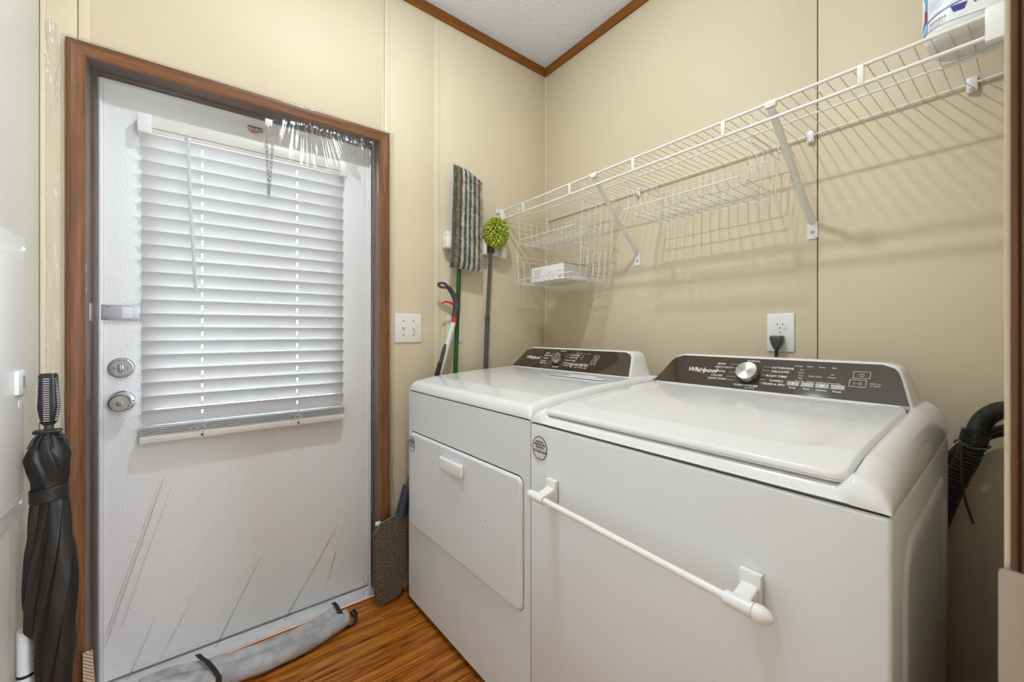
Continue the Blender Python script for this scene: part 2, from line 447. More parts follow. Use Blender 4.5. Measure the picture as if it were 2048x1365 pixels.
# door wall (x = 0): framing behind, panels as parts
OY0, OY1, OZ = -1.7675, -.9215, 1.890      # rough opening seen inside the casing
wf = MB()
wf.box(-.16, -.004, -1.858, OY0 - .012, 0, 2.62).box(-.16, -.004, OY1 + .012, 0, 0, 2.62).box(-.16, -.004, OY0 - .012, OY1 + .012, OZ + .012, 2.62)
wf = struct('wall_front', wf, M['gap'])
def wp(x0, x1, y0, y1, z0, z1, par, name='wall_panel', m='wall'):
    return bx(name, M[m], par, x0, x1, y0, y1, z0, z1, .0008)
wp(-.004, 0, -.6573, 0, 0, 2.60, wf)
wp(-.004, 0, -.8995, -.6573, 0, 2.60, wf)
wp(-.004, 0, OY1 + .012, -.9007, 0, 2.60, wf)
wp(-.004, 0, OY0 - .012, OY1 + .012, OZ + .012, 2.60, wf)
wp(-.004, 0, -1.7835, OY0 - .012, 0, 2.60, wf)
wp(-.004, 0, -1.858, -1.7855, 0, 2.60, wf)
bx('batten', M['batten'], wf, 0, .0025, -.672, -.643, 0, 2.505, .001)
bx('batten', M['batten'], wf, 0, .0018, -.8995, -.878, 0, 2.515, .001)
bx('batten', M['batten'], wf, 0, .0025, -1.7835, -1.7605, 1.927, 2.53, .001)
bx('batten', M['batten'], wf, 0, .003, -1.8562, -1.846, 0, 2.53, .0006)
bx('corner_gap_shade', M['gap'], wf, 0, .0008, -1.858, -1.8562, 0, 2.53)  # dark strip on the wall painting the shade of a corner gap

# wall behind the machines (y = 0)
wb = struct('wall_back', MB().box(0, 1.76, .004, .09, 0, 2.62), M['gap'])
wp(0, 1.2443, 0, .004, 0, 2.56, wb)
wp(1.2473, 1.652, 0, .004, 0, 2.56, wb)
bx('batten', M['batten'], wb, 0, .013, -.004, 0, 0, 2.50, .001)
# panel wall to the left of the door
wl = struct('wall_left', MB().box(0, 1.76, -1.95, -1.858, 0, 2.64), M['wall_left'])
# doorway wall on the right, the camera stands in its opening
wr = MB().box(1.6544, 1.75, -1.075, 0, 0, 2.62).box(1.6544, 1.75, -1.858, -1.80, 0, 2.62).box(1.6544, 1.75, -1.80, -1.075, 2.05, 2.62)
wr = struct('wall_right', wr, M['gap'])
bx('wall_panel', M['wall'], wr, 1.6516, 1.6544, -1.076, 0, 0, 2.60, .0006)
bx('wall_panel', M['wall'], wr, 1.6516, 1.6544, -1.80, -1.075, 2.06, 2.60)
bx('wall_panel', M['wall'], wr, 1.6516, 1.6544, -1.858, -1.80, 0, 2.60)
# hallway behind the camera
wh = MB().box(2.95, 3.0, -3.2, .1, 0, 2.7).box(1.76, 3, .05, .1, 0, 2.7).box(1.76, 3, -3.2, -3.15, 0, 2.7).box(1.70, 1.76, -3.2, -1.94, 0, 2.7)
struct('wall_hallway', wh, mat('hall_wall', (.74, .72, .68), .5, bump=.1, bscale=120))

for i_, (a_, b_) in enumerate(((-.92, 0.0),)):  # added window: unseen glowing pane that sends fill through the doorway
    w_ = bpy.data.objects.new('window_%d' % (i_ + 2), None); S.collection.objects.link(w_); w_['kind'] = 'structure'
    MB().box(2.93, 2.95, a_, b_, .35, 2.35).build('fill_pane', M['hallfillpane'], w_)
    MB().box(2.925, 2.95, a_ - .03, a_, .32, 2.38).box(2.925, 2.95, b_, b_ + .03, .32, 2.38).box(2.925, 2.95, a_, b_, 2.35, 2.38).box(2.925, 2.95, a_, b_, .32, .35).box(2.92, 2.93, (a_ + b_) / 2 - .02, (a_ + b_) / 2 + .02, .35, 2.35).build('window_frame', M['white_plastic'], w_)
# ceiling trims
t = MB()
def slopebox(mb, x0, x1, y0, y1, h, d=.0):
    mb.add([(x, y, CZ(y) - dz) for x in (x0, x1) for y in (y0, y1) for dz in (h, 0)], [(0, 1, 3, 2), (4, 6, 7, 5), (0, 4, 5, 1), (2, 3, 7, 6), (0, 2, 6, 4), (1, 5, 7, 3)])
slopebox(t, .0, .011, -1.858, 0, .044); t1 = struct('trim_1', t, M['trimwood_y'])
t = MB().box(0, 1.652, -.011, 0, 2.501, CZ(0)); struct('trim_2', t, M['trimwood_x'])
t = MB().box(0, 1.652, -1.858, -1.847, CZ(-1.85) - .044, CZ(-1.85)); struct('trim_3', t, M['trimwood_x'])

# ---------------------------------------------------------------- door casing + jamb
tr = bpy.data.objects.new('trim_4', None); S.collection.objects.link(tr); tr['kind'] = 'structure'; tr['label'] = 'brown wood casing around the white entry door'
def casing(z=True):
    pass
cy0, cy1, cz1 = -1.807, -.8816, 1.927
def prof_strip(name, m, a0, a1, b0, b1, vertical, inner_sign, par):
    """moulded casing strip; profile thicker to the outside, stepped to the inside"""
    pr = [(0, 0), (0, .014), (.004, .0175), (.012, .018), (.020, .0145), (.031, .0125), (.036, .0125), (.0395, .009), (.0395, 0)]
    mb = MB()
    if vertical:   # a = y of outer edge, inner_sign direction to the opening ; b = z range
        P0 = [(x, a0 + inner_sign * w, b0) for w, x in pr]; P1 = [(x, a0 + inner_sign * w, b1 - w * 1.0) for w, x in pr]
    else:
        P0 = [(x, b0 + w, a0 - w) for w, x in pr]; P1 = [(x, b1 - w, a0 - w) for w, x in pr]
    n = len(pr); mb.add(P0 + P1, [tuple(range(n)), tuple(range(n, 2 * n))] + [(i, (i + 1) % n, n + (i + 1) % n, n + i) for i in range(n)])
    return mb.build(name, m, par, smooth=20)
prof_strip('casing_board', M['casing_z'], cy0, 0, 0, cz1, True, 1, tr)
prof_strip('casing_board', M['casing_z'], cy1, 0, 0, cz1, True, -1, tr)
prof_strip('casing_board', M['casing_y'], cz1, 0, cy0, cy1, False, 0, tr)
bx('jamb_board', M['jamb_z'], tr, -.16, .0, OY0 - .012, OY0, .0, OZ + .012)
bx('jamb_board', M['jamb_z'], tr, -.16, .0, OY1, OY1 + .012, .0, OZ + .012)
bx('jamb_board', M['jamb_y'], tr, -.16, .0, OY0, OY1, OZ, OZ + .012)
# white frame lip the door closes against
bx('door_stop', M['weather'], tr, -.150, -.090, OY0, OY0 + .0215, .006, OZ, .002)
bx('door_stop', M['weather'], tr, -.150, -.090, OY1 - .0125, OY1, .006, OZ, .002)
bx('door_stop', M['weather'], tr, -.150, -.090, OY0, OY1, OZ - .013, OZ, .002)
bx('stop_board', M['jamb_z'], tr, -.093, -.062, OY0, OY0 + .0095, .004, OZ, .001)
bx('stop_board', M['jamb_z'], tr, -.093, -.062, OY1 - .004, OY1, .004, OZ, .001)
bx('stop_board', M['jamb_y'], tr, -.093, -.062, OY0, OY1, OZ - .0045, OZ, .001)
bx('weather_strip', M['weather'], tr, -.094, -.084, OY0 + .012, OY0 + .018, .006, OZ - .008, .002)
bx('weather_strip', M['weather'], tr, -.094, -.084, OY1 - .010, OY1 - .005, .006, OZ - .008, .002)
bx('weather_strip', M['weather'], tr, -.094, -.086, OY0 + .01, OY1 - .01, OZ - .011, OZ - .007, .002)
# sill
sl = MB().box(-.15, -.024, OY0, OY1, -.004, .004, .0015).box(-.15, -.10, OY0, OY1, .0, .006, .0015)
sl = sl.build('sill', mat('sill_white', (.78, .78, .77), .4, var=.1, vscale=14), tr)

# ---------------------------------------------------------------- the door with its lite
DY0, DY1, DX = -1.7455, -.9345, -.095
dr = bpy.data.objects.new('door_1', None); S.collection.objects.link(dr); dr.location = (DX, DY0, .004); dr['kind'] = 'structure'
dr['label'] = 'white stippled steel entry door with a window behind blinds'
WY0, WY1, WZ0, WZ1 = -1.650, -1.052, .80, 1.79
d = MB()
for a in ((DY0, WY0, .006, 1.877), (WY1, DY1, .006, 1.877), (WY0, WY1, .006, WZ0), (WY0, WY1, WZ1, 1.877)):
    d.box(DX - .043, DX, *a)
d.build('slab', M['door'], dr)
bx('drip_edge', M['driprubber'], dr, DX - .04, DX + .002, DY0, DY1, .004, .011)
f = MB(); fw = .022
for a in ((WY0, WY0 + fw, WZ0, WZ1), (WY1 - fw, WY1, WZ0, WZ1), (WY0 + fw, WY1 - fw, WZ0, WZ0 + fw), (WY0 + fw, WY1 - fw, WZ1 - fw, WZ1)):
    f.box(DX - .05, DX + .004, *a, .002)
f.build('window_frame', M['weather'], dr)
bx('window_pane', M['glass'], dr, DX - .028, DX - .024, WY0 + .015, WY1 - .015, WZ0 + .015, WZ1 - .015)
# dead bolt
k = MB().lathe([(.0322, 0), (.0322, .004), (.0295, .008), (.0275, .0085), (.0272, .0075), (.0245, .0075), (.023, .009), (.0005, .0095)], (DX, -1.7060, .985), 'x', 40)
db = k.build('deadbolt_plate', M['nickel'], dr, label='round brushed nickel deadbolt plate')
q = MB().box(DX + .009, DX + .026, -1.7080, -1.7040, .970, 1.000, .0018).box(DX + .008, DX + .013, -1.7135, -1.6985, .975, .995, .002)
q.build('thumb_turn', M['nickel'], db)
for yy in (-1.7215, -1.6905):
    MB().lathe([(.0032, 0), (.0032, .0015), (.0015, .003)], (DX + .0085, yy, .985), 'x', 12).build('screw', M['nickeldk'], db)
# knob
k = MB().lathe([(.0325, 0), (.0325, .005), (.029, .009), (.018, .011)], (DX, -1.7040, .8800), 'x', 40)
kb = k.build('knob_rose', M['nickel'], dr)
k = MB().lathe([(.012, .008), (.012, .022), (.0185, .026), (.0262, .036), (.0275, .046), (.026, .053), (.0235, .0555), (.0225, .0545), (.010, .0548)], (DX, -1.7040, .8800), 'x', 40)
k.build('door_knob', M['nickel'], kb)
MB().box(DX + .0545, DX + .063, -1.7060, -1.7020, .8730, .8870, .0015).lathe([(.0085, .0545), (.0085, .057), (.006, .0575)], (DX, -1.7040, .8800), 'x', 24).build('lock_button', M['nickeldk'], kb)
MB().lathe([(.0025, 0), (.0025, .002)], (DX + .008, -1.677, .8800), 'x', 10).build('screw', M['blackprint'], kb)
# outside: ground so that the window sees light from below too
struct('floor_outside', MB().box(-8, -.12, -8, 6, -.5, -.45), mat('outside_ground', (.5, .5, .48), .9))

# hasp across the door edge
hs_ = thing('hinged_hasp', (-.08, -1.75, 1.157), 'flat zinc steel strap hasp reaching from the jamb across the door above the deadbolt', 'hasp')
MB().box(-.086, -.030, OY0, OY0 + .0022, 1.132, 1.184, .0008).build('jamb_plate', M['zinc'], hs_)
MB().tube([(-.086, OY0 + .006, 1.133), (-.086, OY0 + .006, 1.184)], .0050, 12).build('hinge_pin', M['zinc'], hs_)
st_ = MB().box(-.087, -.0845, OY0 + .008, -1.642, 1.136, 1.183, .0008).build('strap', M['zinc'], hs_)
MB().box(-.0855, -.082, -1.704, -1.680, 1.142, 1.177, .001).build('slot_rim', M['weather'], hs_)
for zz in (1.141, 1.177):
    MB().lathe([(.0025, 0), (.0025, .001), (.001, .0018)], (-.0845, -1.735, zz), 'x', 10).build('rivet', M['nickeldk'], hs_)
    for xx in (-.068, -.042):
        MB().lathe([(.0028, .0022), (.0028, .003), (.001, .0036)], (xx, OY0, zz), 'y', 10).build('rivet', M['nickeldk'], hs_)

# ---------------------------------------------------------------- window blind on the door
bl = thing('window_blind', (-.02, -1.36, 1.74), 'white horizontal slat blind hanging over the entry door window', 'window blind')
BY0, BY1 = -1.6565, -1.0465
hr = MB().box(-.090, -.049, BY0 - .001, BY1 + .005, 1.734, 1.783, .003).build('head_rail', M['blindrail'], bl)
bx('valance_face', M['blindrail'], bl, -.049, -.045, BY0 - .005, BY1 + .010, 1.747, 1.785, .0015)
bx('end_bracket', M['weather'], bl, -.092, -.0435, BY0 - .008, BY0 + .026, 1.729, 1.788, .002)
bx('end_bracket', M['weather'], bl, -.092, -.0435, BY1 - .016, BY1 + .012, 1.729, 1.788, .002)
# slat mesh: curved strip with two route holes
SW, PITCH = .050, .0441
def slat_mesh():
    mb = MB(); ys = sorted([BY0, BY1] + [c + d for c in (-1.503, -1.214) for d in (-.0024, .0024)] + [BY0 + .2 * (BY1 - BY0) * i for i in (2.5,)])
    us = [-1, -.55, -.32, 0, .32, .55, 1]
    def pt(u, y): return (u * SW / 2, y, .0028 * (1 - u * u))
    for i in range(len(ys) - 1):
        hole = any(abs((ys[i] + ys[i + 1]) / 2 - c) < .002 for c in (-1.503, -1.214))
        for j in range(len(us) - 1):
            if hole and -.33 <= us[j] and us[j + 1] <= .33: continue
            a, b_, c_, d_ = pt(us[j], ys[i]), pt(us[j + 1], ys[i]), pt(us[j + 1], ys[i + 1]), pt(us[j], ys[i + 1])
            mb.add([a, b_, c_, d_], [(0, 1, 2, 3)])
    me = bpy.data.meshes.new('slat'); me.from_pydata(mb.v, [], mb.f); me.materials.append(M['slat'])
    bm = bmesh.new(); bm.from_mesh(me); bmesh.ops.remove_doubles(bm, verts=bm.verts, dist=1e-5); bmesh.ops.recalc_face_normals(bm, faces=bm.faces)
    g = bmesh.ops.solidify(bm, geom=bm.faces[:], thickness=.0022); bm.to_mesh(me); bm.free()
    me.polygons.foreach_set('use_smooth', [True] * len(me.polygons)); me.set_sharp_from_angle(angle=R(35))
    return me
sme = slat_mesh()
BX = -.067
for i in range(21):
    o = bpy.data.objects.new('slat', sme); S.collection.objects.link(o); o.parent = bl
    z = 1.7095 - i * PITCH
    o.location = Vector((BX, 0, z)) - bl.location
    o.rotation_euler = (rnd.uniform(-.0006, .0006), R(-66), 0)       # room edge turned down
for i in range(5):
    bx('stacked_slat', M['slat'], bl, BX - .025, BX + .025, BY0, BY1, .7700 + i * .0056, .7700 + i * .0056 + .003)
br = MB().box(BX - .026, BX + .026, BY0 - .004, BY1 + .004, .745, .769, .004).build('bottom_rail', M['blindrail'], bl)
for yy in (-1.503, -1.214):
    MB().tube([(BX + .0245, yy + .004, 1.734), (BX + .0255, yy + .004, 1.3), (BX + .0255, yy + .004, .769)], .0006, 4).build('ladder_cord', M['white_plastic'], bl)
    MB().tube([(BX - .024, yy, 1.729), (BX - .024, yy, .772)], .0006, 4).build('ladder_cord', M['white_plastic'], bl)
    MB().tube([(BX, yy, 1.729), (BX, yy, .772)], .0008, 4).build('lift_cord', M['white_plastic'], bl)
    MB().lathe([(.004, 0), (.004, .003), (.002, .004)], (BX + .026, yy, .755), 'x', 10).build('cord_plug', M['darkgrey'], bl)
    pts = [(BX + .027 + .001 * math.sin(i), yy - .01 + .022 * math.cos(i * .7) * (1 - i * .01), .775 + .012 * math.sin(i * 1.4)) for i in range(22)]
    MB().tube(pts, .0006, 4).build('cord_loop', M['white_plastic'], bl)
w = MB().tube([(-.035, -1.5395, 1.705), (-.033, -1.534, 1.50), (-.032, -1.5195, 1.226)], .0055, 6)
wd = w.build('tilt_wand', mat('wand_clear', (.66, .67, .65), .2), bl)
MB().box(-.046, -.036, -1.5495, -1.532, 1.724, 1.737, .001).build('wand_clip', M['zinc'], bl)
MB().tube([(-.036, -1.541, 1.728), (-.034, -1.5385, 1.717), (-.036, -1.5395, 1.705)], .0016, 6).build('wand_hook', M['clearp'], bl)

# ---------------------------------------------------------------- door chain
ch = thing('door_chain', (-.012, -1.3115, 1.84), 'looped steel chain hanging from the top of the entry door in front of the blind', 'chain')
MB().box(-.026, -.010, -1.326, -1.302, 1.838, 1.862, .004).build('anchor', M['clearp'], ch)
MB().tube([(-.016, -1.314, 1.84), (-.013, -1.314, 1.80), (-.014, -1.308, 1.77)], .0012, 6).build('hook', M['zinc'], ch)
lk = MB(); lr = [(0, .0035 * math.cos(a), .0075 * math.sin(a) + (.0025 if math.sin(a) > 0 else -.0025)) for a in [2 * PI * i / 14 for i in range(14)]]
lk.tube(lr, .0011, 5, closed=True); lme = lk.mesh('chain_link', M['nickeldk'])
def chain_run(p0, p1, n):
    p0, p1 = Vector(p0), Vector(p1)
    for i in range(n):
        o = bpy.data.objects.new('chain_link', lme); S.collection.objects.link(o); o.parent = ch
        p = p0.lerp(p1, (i + .5) / n); o.location = p - ch.location
        o.rotation_euler = (0, 0, R(25) if i % 2 else R(-50))
chain_run((-.012, -1.3205, 1.775), (-.012, -1.3145, 1.578), 12)
chain_run((-.012, -1.302, 1.772), (-.012, -1.3135, 1.59), 11)
MB().tube([(-.012, -1.3205, 1.86), (-.012, -1.3205, 1.775)], .0007, 5).build('hanging_wire', M['nickeldk'], ch)
cb = thing('door_latch_plate', (-.09, -1.352, 1.845), 'small metal slotted plate with an orange tab at the head of the entry door', 'latch')
MB().box(-.094, -.085, -1.372, -1.326, 1.838, 1.854, .003).build('plate', M['nickeldk'], cb)
for i in range(4): MB().lathe([(.004, 0), (.004, .002), (.002, .003)], (-.085, -1.366 + i * .0115, 1.846), 'x', 10).build('bead', M['zinc'], cb)
MB().box(-.092, -.084, -1.362, -1.342, 1.831, 1.8375, .001).build('tab', M['orange'], cb)

# ---------------------------------------------------------------- plastic film over the whole doorway
FY0, FY1, FZ1 = -1.8465, -.8585, 1.937
CREASES = [(-1.713, 0.2318, -1.5678, 0.7781, 0.0042, 0.005), (-1.6856, 0.2519, -1.5435, 0.7585, 0.003, 0.004), (-1.6705, 0.0898, -1.5939, 0.2894, 0.003, 0.004), (-1.5939, 0.1201, -1.4698, 0.4202, 0.0018, 0.006), (-1.4829, 0.0267, -1.2842, 0.4333, 0.0022, 0.006), (-1.3446, 0.2087, -1.2206, 0.5245, 0.0015, 0.008), (-1.2842, 0.026, -1.0456, 0.4441, 0.0022, 0.006), (-1.1185, 0.1783, -1.0228, 0.5171, 0.0015, 0.006)]
def film_x(y, z):
    inside = min(y + 1.768, -.9215 - y, 1.890 - z, z - .02)
    over_y = y < -1.807 or y > -.8816 or z > 1.927
    base = .0195
    if over_y:
        dd = max(-1.807 - y, y + .8816, z - 1.927)
        base = .0195 - min(1, dd / .009) * .0145
    k = max(0., min(1., inside / .05)); k = k * k * (3 - 2 * k)
    h = 0
    # fan of tight pleats below the head casing, spreading from the right half
    cy_, cz_ = -1.19, 2.18
    a = math.atan2(y - cy_, cz_ - z); rr = math.hypot(y - cy_, cz_ - z)
    win = math.exp(-((y + 1.10) / .17) ** 2) * math.exp(-((z - 1.82) / .095) ** 2)
    h += win * .0007 * (math.sin(a * 95 + 2 * noise.noise((a * 20, rr * 6, 0))) + .6 * math.sin(a * 170 + 3))
    dz_ = max(0, 1.886 - z); d0 = min(dz_, .19)
    bul = .205 * d0 + (0 if dz_ < .15 else 0)
    if dz_ > .19: bul = .039 * math.exp(-((dz_ - .19) / .25) ** 2)
    h += bul * math.exp(-(abs(y + 1.16) / .21) ** 3) * (1 + .25 * noise.noise((a * 12, 0, 3)))
    # long diagonal pleats low down, rising to the right
    s = (y + 1.75) * math.cos(R(28)) - z * math.sin(R(28)) * .55
    tt = (y + 1.75) * .5 + z
    lowwin = math.exp(-((z - .35) / .42) ** 2)
    for ya, za, yb_, zb_, a0, wd_ in CREASES:
        ln = math.hypot(yb_ - ya, zb_ - za); ux, uz = (yb_ - ya) / ln, (zb_ - za) / ln
        t_ = (y - ya) * ux + (z - za) * uz; q = (y - ya) * uz - (z - za) * ux + .010 * noise.noise((t_ * 4, ya * 9, 1))
        fade = max(0, min(1, (t_ + .1) / .12)) * max(0, min(1, (ln - t_) / .15))
        h += a0 * 1.7 * fade * math.exp(-abs(q / wd_) ** 1.6)
    # vertical folds beside the jambs
    e = math.exp(-((y + 1.752) / .014) ** 2)
    h += e * .006 * math.sin(z * 3 + 1) + math.exp(-((y + .945) / .02) ** 2) * .006 * math.sin((y * 260) + 4 * noise.noise((0, 0, z * 4)))
    # three creases hanging from the head
    for yc in (-1.325, -1.185, -.995, -1.575):
        h += .003 * math.exp(-((y - yc) / .0025) ** 2) * (1 if z > 1.68 else math.exp(-((z - 1.68) / .1) ** 2))
    h += .004 * noise.noise((y * 3.2, z * 1.6, 2))
    # faint sag
    h -= .006 * math.sin(PI * min(1, max(0, (y + 1.768) / .8465)))
    loose = 0
    if over_y:
        loose = .0065 * abs(noise.noise((y * 50, z * 7, 5))) + .0022 * abs(noise.noise((y * 120, z * 40, 9)))
        if z > 1.65 and y < -1.8: loose *= 2.0
    else:
        loose = .0012 * noise.noise((y * 30, z * 30, 3)) * (1 - k)
    x = base + k * h * 1.0 + loose
    if z < .12 and y > -.99:   # gathered at the foot of the right jamb
        x += .012 * abs(noise.noise((y * 60, z * 60, 4)))
    if z < .25 and -1.766 < y < -.923: x -= .016 * (1 - z / .25) * min(1, inside / .03 if inside > 0 else 0)
    return max(x, .0035 if over_y else .0135 if not over_y and k == 0 else .0)
ny, nz_ = 470, 560
ys = [FY0 + (FY1 - FY0) * i / (ny - 1) for i in range(ny)]; zs = [.004 + (FZ1 - .004) * (j / (nz_ - 1)) for j in range(nz_)]
G = [[(max(film_x(y, z), .020 if (-1.808 < y < -1.766 or -.923 < y < -.880 or z > 1.889) and -1.808 < y < -.880 and z < 1.928 else .0), y, z) for z in zs] for y in ys]
# torn upper left corner
for i, y in enumerate(ys):
    if y < -1.81:
        for j in range(nz_):
            x_, y_, z_ = G[i][j]
            if z_ > 1.86: G[i][j] = (x_, y_ , z_ + (z_ - 1.86) * .5 * max(0, 1 - abs(y + 1.836) / .02))
fm = MB().grid(G, ny, nz_)
fo = fm.build('plastic_film', M['film'], None, smooth=180, loc=(.02, -1.36, .004))
fo['label'] = 'clear shrink plastic film stretched over the entry door and its wood casing'; fo['category'] = 'plastic sheet'

# ---------------------------------------------------------------- doorway jamb beside the camera
tj = bpy.data.objects.new('trim_5', None); S.collection.objects.link(tj); tj['kind'] = 'structure'
MB().box(1.6546, 1.6576, -1.079, -1.06, 0, 2.05, .001).build('jamb_edge', M['doorway'], tj)
MB().box(1.6586, 1.75, -1.079, -1.06, 0, 2.05, .001).build('jamb_board', M['doorway'], tj)
MB().box(1.6546, 1.75, -1.80, -1.06, 2.05, 2.07).build('jamb_head', M['doorway'], tj)
MB().box(1.6546, 1.75, -1.815, -1.796, 0, 2.05).build('jamb_board', M['doorway'], tj)
sp = MB()
pr = rrect(1.6492, 1.700, .862, .9455, .004)
sp.prism(pr, lambda a, b, t: (a, t - .35 * max(0, 1.6525 - a) ** 1.0 * -1, b), -1.0805, -1.0793)
sp.build('strike_plate', mat('strike_metal', (.40, .34, .28), .32, metal=.9), tj, label='worn metal strike plate on the doorway jamb')

# ================================================================== WASHER AND DRYER
def prof(y):
    pts = [(0, .900), (.02, .900), (.10, .9135), (.30, .9265), (.50, .9345), (.66, .9345)]
    for (a, za), (b_, zb) in zip(pts, pts[1:]):
        if y <= b_:
            t = (y - a) / (b_ - a); return za + (zb - za) * t
    return pts[-1][1]
SEAM = .8635
def rounded(e, r):
    if e <= 0: return 0.
    if e >= r: return 1.
    return math.sqrt(max(0, 1 - (1 - e / r) ** 2))
def sdf_rr(x, y, x0, x1, y0, y1, r):
    cx, cy, hx, hy = (x0 + x1) / 2, (y0 + y1) / 2, (x1 - x0) / 2 - r, (y1 - y0) / 2 - r
    qx, qy = abs(x - cx) - hx, abs(y - cy) - hy
    return math.hypot(max(qx, 0), max(qy, 0)) + min(max(qx, qy), 0) - r
def sample(a, b_, r, nr, nm):
    out = [a + r * (1 - math.cos(PI / 2 * i / nr)) for i in range(nr + 1)]
    out += [a + r + (b_ - a - 2 * r) * i / nm for i in range(1, nm)]
    out += [b_ - r * (1 - math.cos(PI / 2 * i / nr)) for i in range(nr, -1, -1)]
    return out
def top_cap(w, rs, recess=None):
    xs = sample(-w / 2, w / 2, rs, 12, 130); ys_ = sample(0, .66, .024, 10, 120)
    Gd = []
    for x in xs:
        row = []
        for y in ys_:
            e = min(x + w / 2, w / 2 - x)
            z = SEAM + (prof(y) - SEAM) * rounded(e + 1e-5, rs) * rounded(y + 1e-5, .024)
            if recess:
                s = sdf_rr(x, y, *recess)
                if s < 0: z = max(SEAM + .002, z - ((.016 * min(1, -s / .014)) if y < .03 else .020 * min(1, -s / .004)))
            row.append((x, y, z))
        Gd.append(row)
    mb = MB().grid(Gd, len(xs), len(ys_))
    # side skirts
    mb.add([(-w / 2, 0, SEAM), (w / 2, 0, SEAM), (w / 2, .66, SEAM), (-w / 2, .66, SEAM)], [(0, 1, 2, 3)])
    return mb
CW = [(.860, .0, ), ]
def cw(z, w):      # half width of the console at height z
    pts = [(.860, 0), (.900, .011), (.935, .026), (.945, .038), (.965, .051), (.992, .065), (1.02, .082), (1.03, .09)]
    for (a, da), (b_, dbb) in zip(pts, pts[1:]):
        if z <= b_:
            t = (z - a) / (b_ - a); return w / 2 - (da + (dbb - da) * t)
    return w / 2 - .09
def cwr(z, w):     # right-hand half width: a fuller, more upright shoulder
    pts = [(.860, 0), (.900, .014), (.920, .027), (.935, .041), (.965, .051), (.992, .060), (1.012, .068), (1.03, .078)]
    for (a, da), (b_, dbb) in zip(pts, pts[1:]):
        if z <= b_:
            t = (z - a) / (b_ - a); return w / 2 - (da + (dbb - da) * t)
    return w / 2 - .078
def cf(z): return .515 + max(0, z - .935) * .76     # front face of console
def console(w):
    mb = MB(); rings = []
    zz = [.866, .88, .90, .92, .935, .94, .945, .955, .965, .98, .992, 1.005, 1.012]
    for z in zz: rings.append((z, cw(z, w), cwr(z, w), cf(z), .655, .012))
    for i in range(1, 7):
        a = PI / 2 * i / 6; z = 1.012 + .014 * math.sin(a); ins = .020 * (1 - math.cos(a))
        rings.append((z, cw(z, w) - ins * 1.3, cwr(z, w) - ins * 1.3, cf(z) + (ins if False else ins * .15), .655 - ins * 1.2, .012))
    out = []
    for z, hw, hr, y0, y1, r in rings:
        out.append([(a, b_, z) for a, b_ in rrect(-hw, hr, y0, y1, r, 4)])
    return mb.rings(out)
GL0, GL1 = .9375, 1.0205
nrm = Vector((0, -1, .76)).normalized()
def gp(a, b_, t):
    """glass plane: a = x, b = distance up the slope from its foot, t = height off it"""
    L_ = math.hypot(1, .76); z = .935 + b_ / L_; y = cf(z)
    return tuple(Vector((a, y, z)) + nrm * t)
def glass_outline(w):
    L_ = math.hypot(1, .76); b0, b1 = (GL0 - .935) * L_, (GL1 - .935) * L_
    left = []
    for i in range(13):
        b_ = b0 + (b1 - b0) * i / 12; z = .935 + b_ / L_; hw = cw(z, w) - .005
        d = b1 - b_; r = .022
        if d < r: hw -= r - math.sqrt(max(0, r * r - (r - d) ** 2))
        hr = cwr(z, w) - .005
        if d < r: hr -= r - math.sqrt(max(0, r * r - (r - d) ** 2))
        left.append((hw, hr, b_))
    return [(hr, b_) for hw, hr, b_ in left] + [(-hw, b_) for hw, hr, b_ in left[::-1]]

def cabinet(root, w, front_hole=None):
    D, Z0, Z1 = .655, .028, .8605
    mb = MB()
    a = w / 2
    if front_hole:
        hx0, hx1, hz0, hz1 = front_hole
        for q in ((-a, hx0, Z0, Z1), (hx1, a, Z0, Z1), (hx0, hx1, Z0, hz0), (hx0, hx1, hz1, Z1)):
            mb.box(q[0], q[1], 0, .02, q[2], q[3])
        mb.box(-a, a, .02, .03, Z0, Z1)
        mb.box(-a, -a + .01, .02, D, Z0, Z1).box(a - .01, a, .02, D, Z0, Z1).box(-a, a, D - .01, D, Z0, Z1)
    else:
        mb.box(-a, a, 0, D, Z0, Z1, .006, 3)
    mb.build('cabinet', M['white_cab'], root, local=True)
    MB().box(-a + .004, a - .004, .004, D - .004, Z1 - .002, SEAM + .001).build('seam_shade_core', M['blackgap'], root, local=True)  # near-black core painting the shade inside the seam
    MB().box(-a + .02, a - .02, .02, D - .02, .012, Z0 + .002).build('base_shade_block', M['blackgap'], root, local=True)  # near-black block painting the shade under the cabinet
    for sx in (-1, 1):
        for y in (.05, D - .06):
            MB().lathe([(.02, 0), (.02, .010), (.008, .012), (.008, .03)], (sx * (a - .05), y, 0), 'z', 16).build('foot', M['black'], root, local=True)

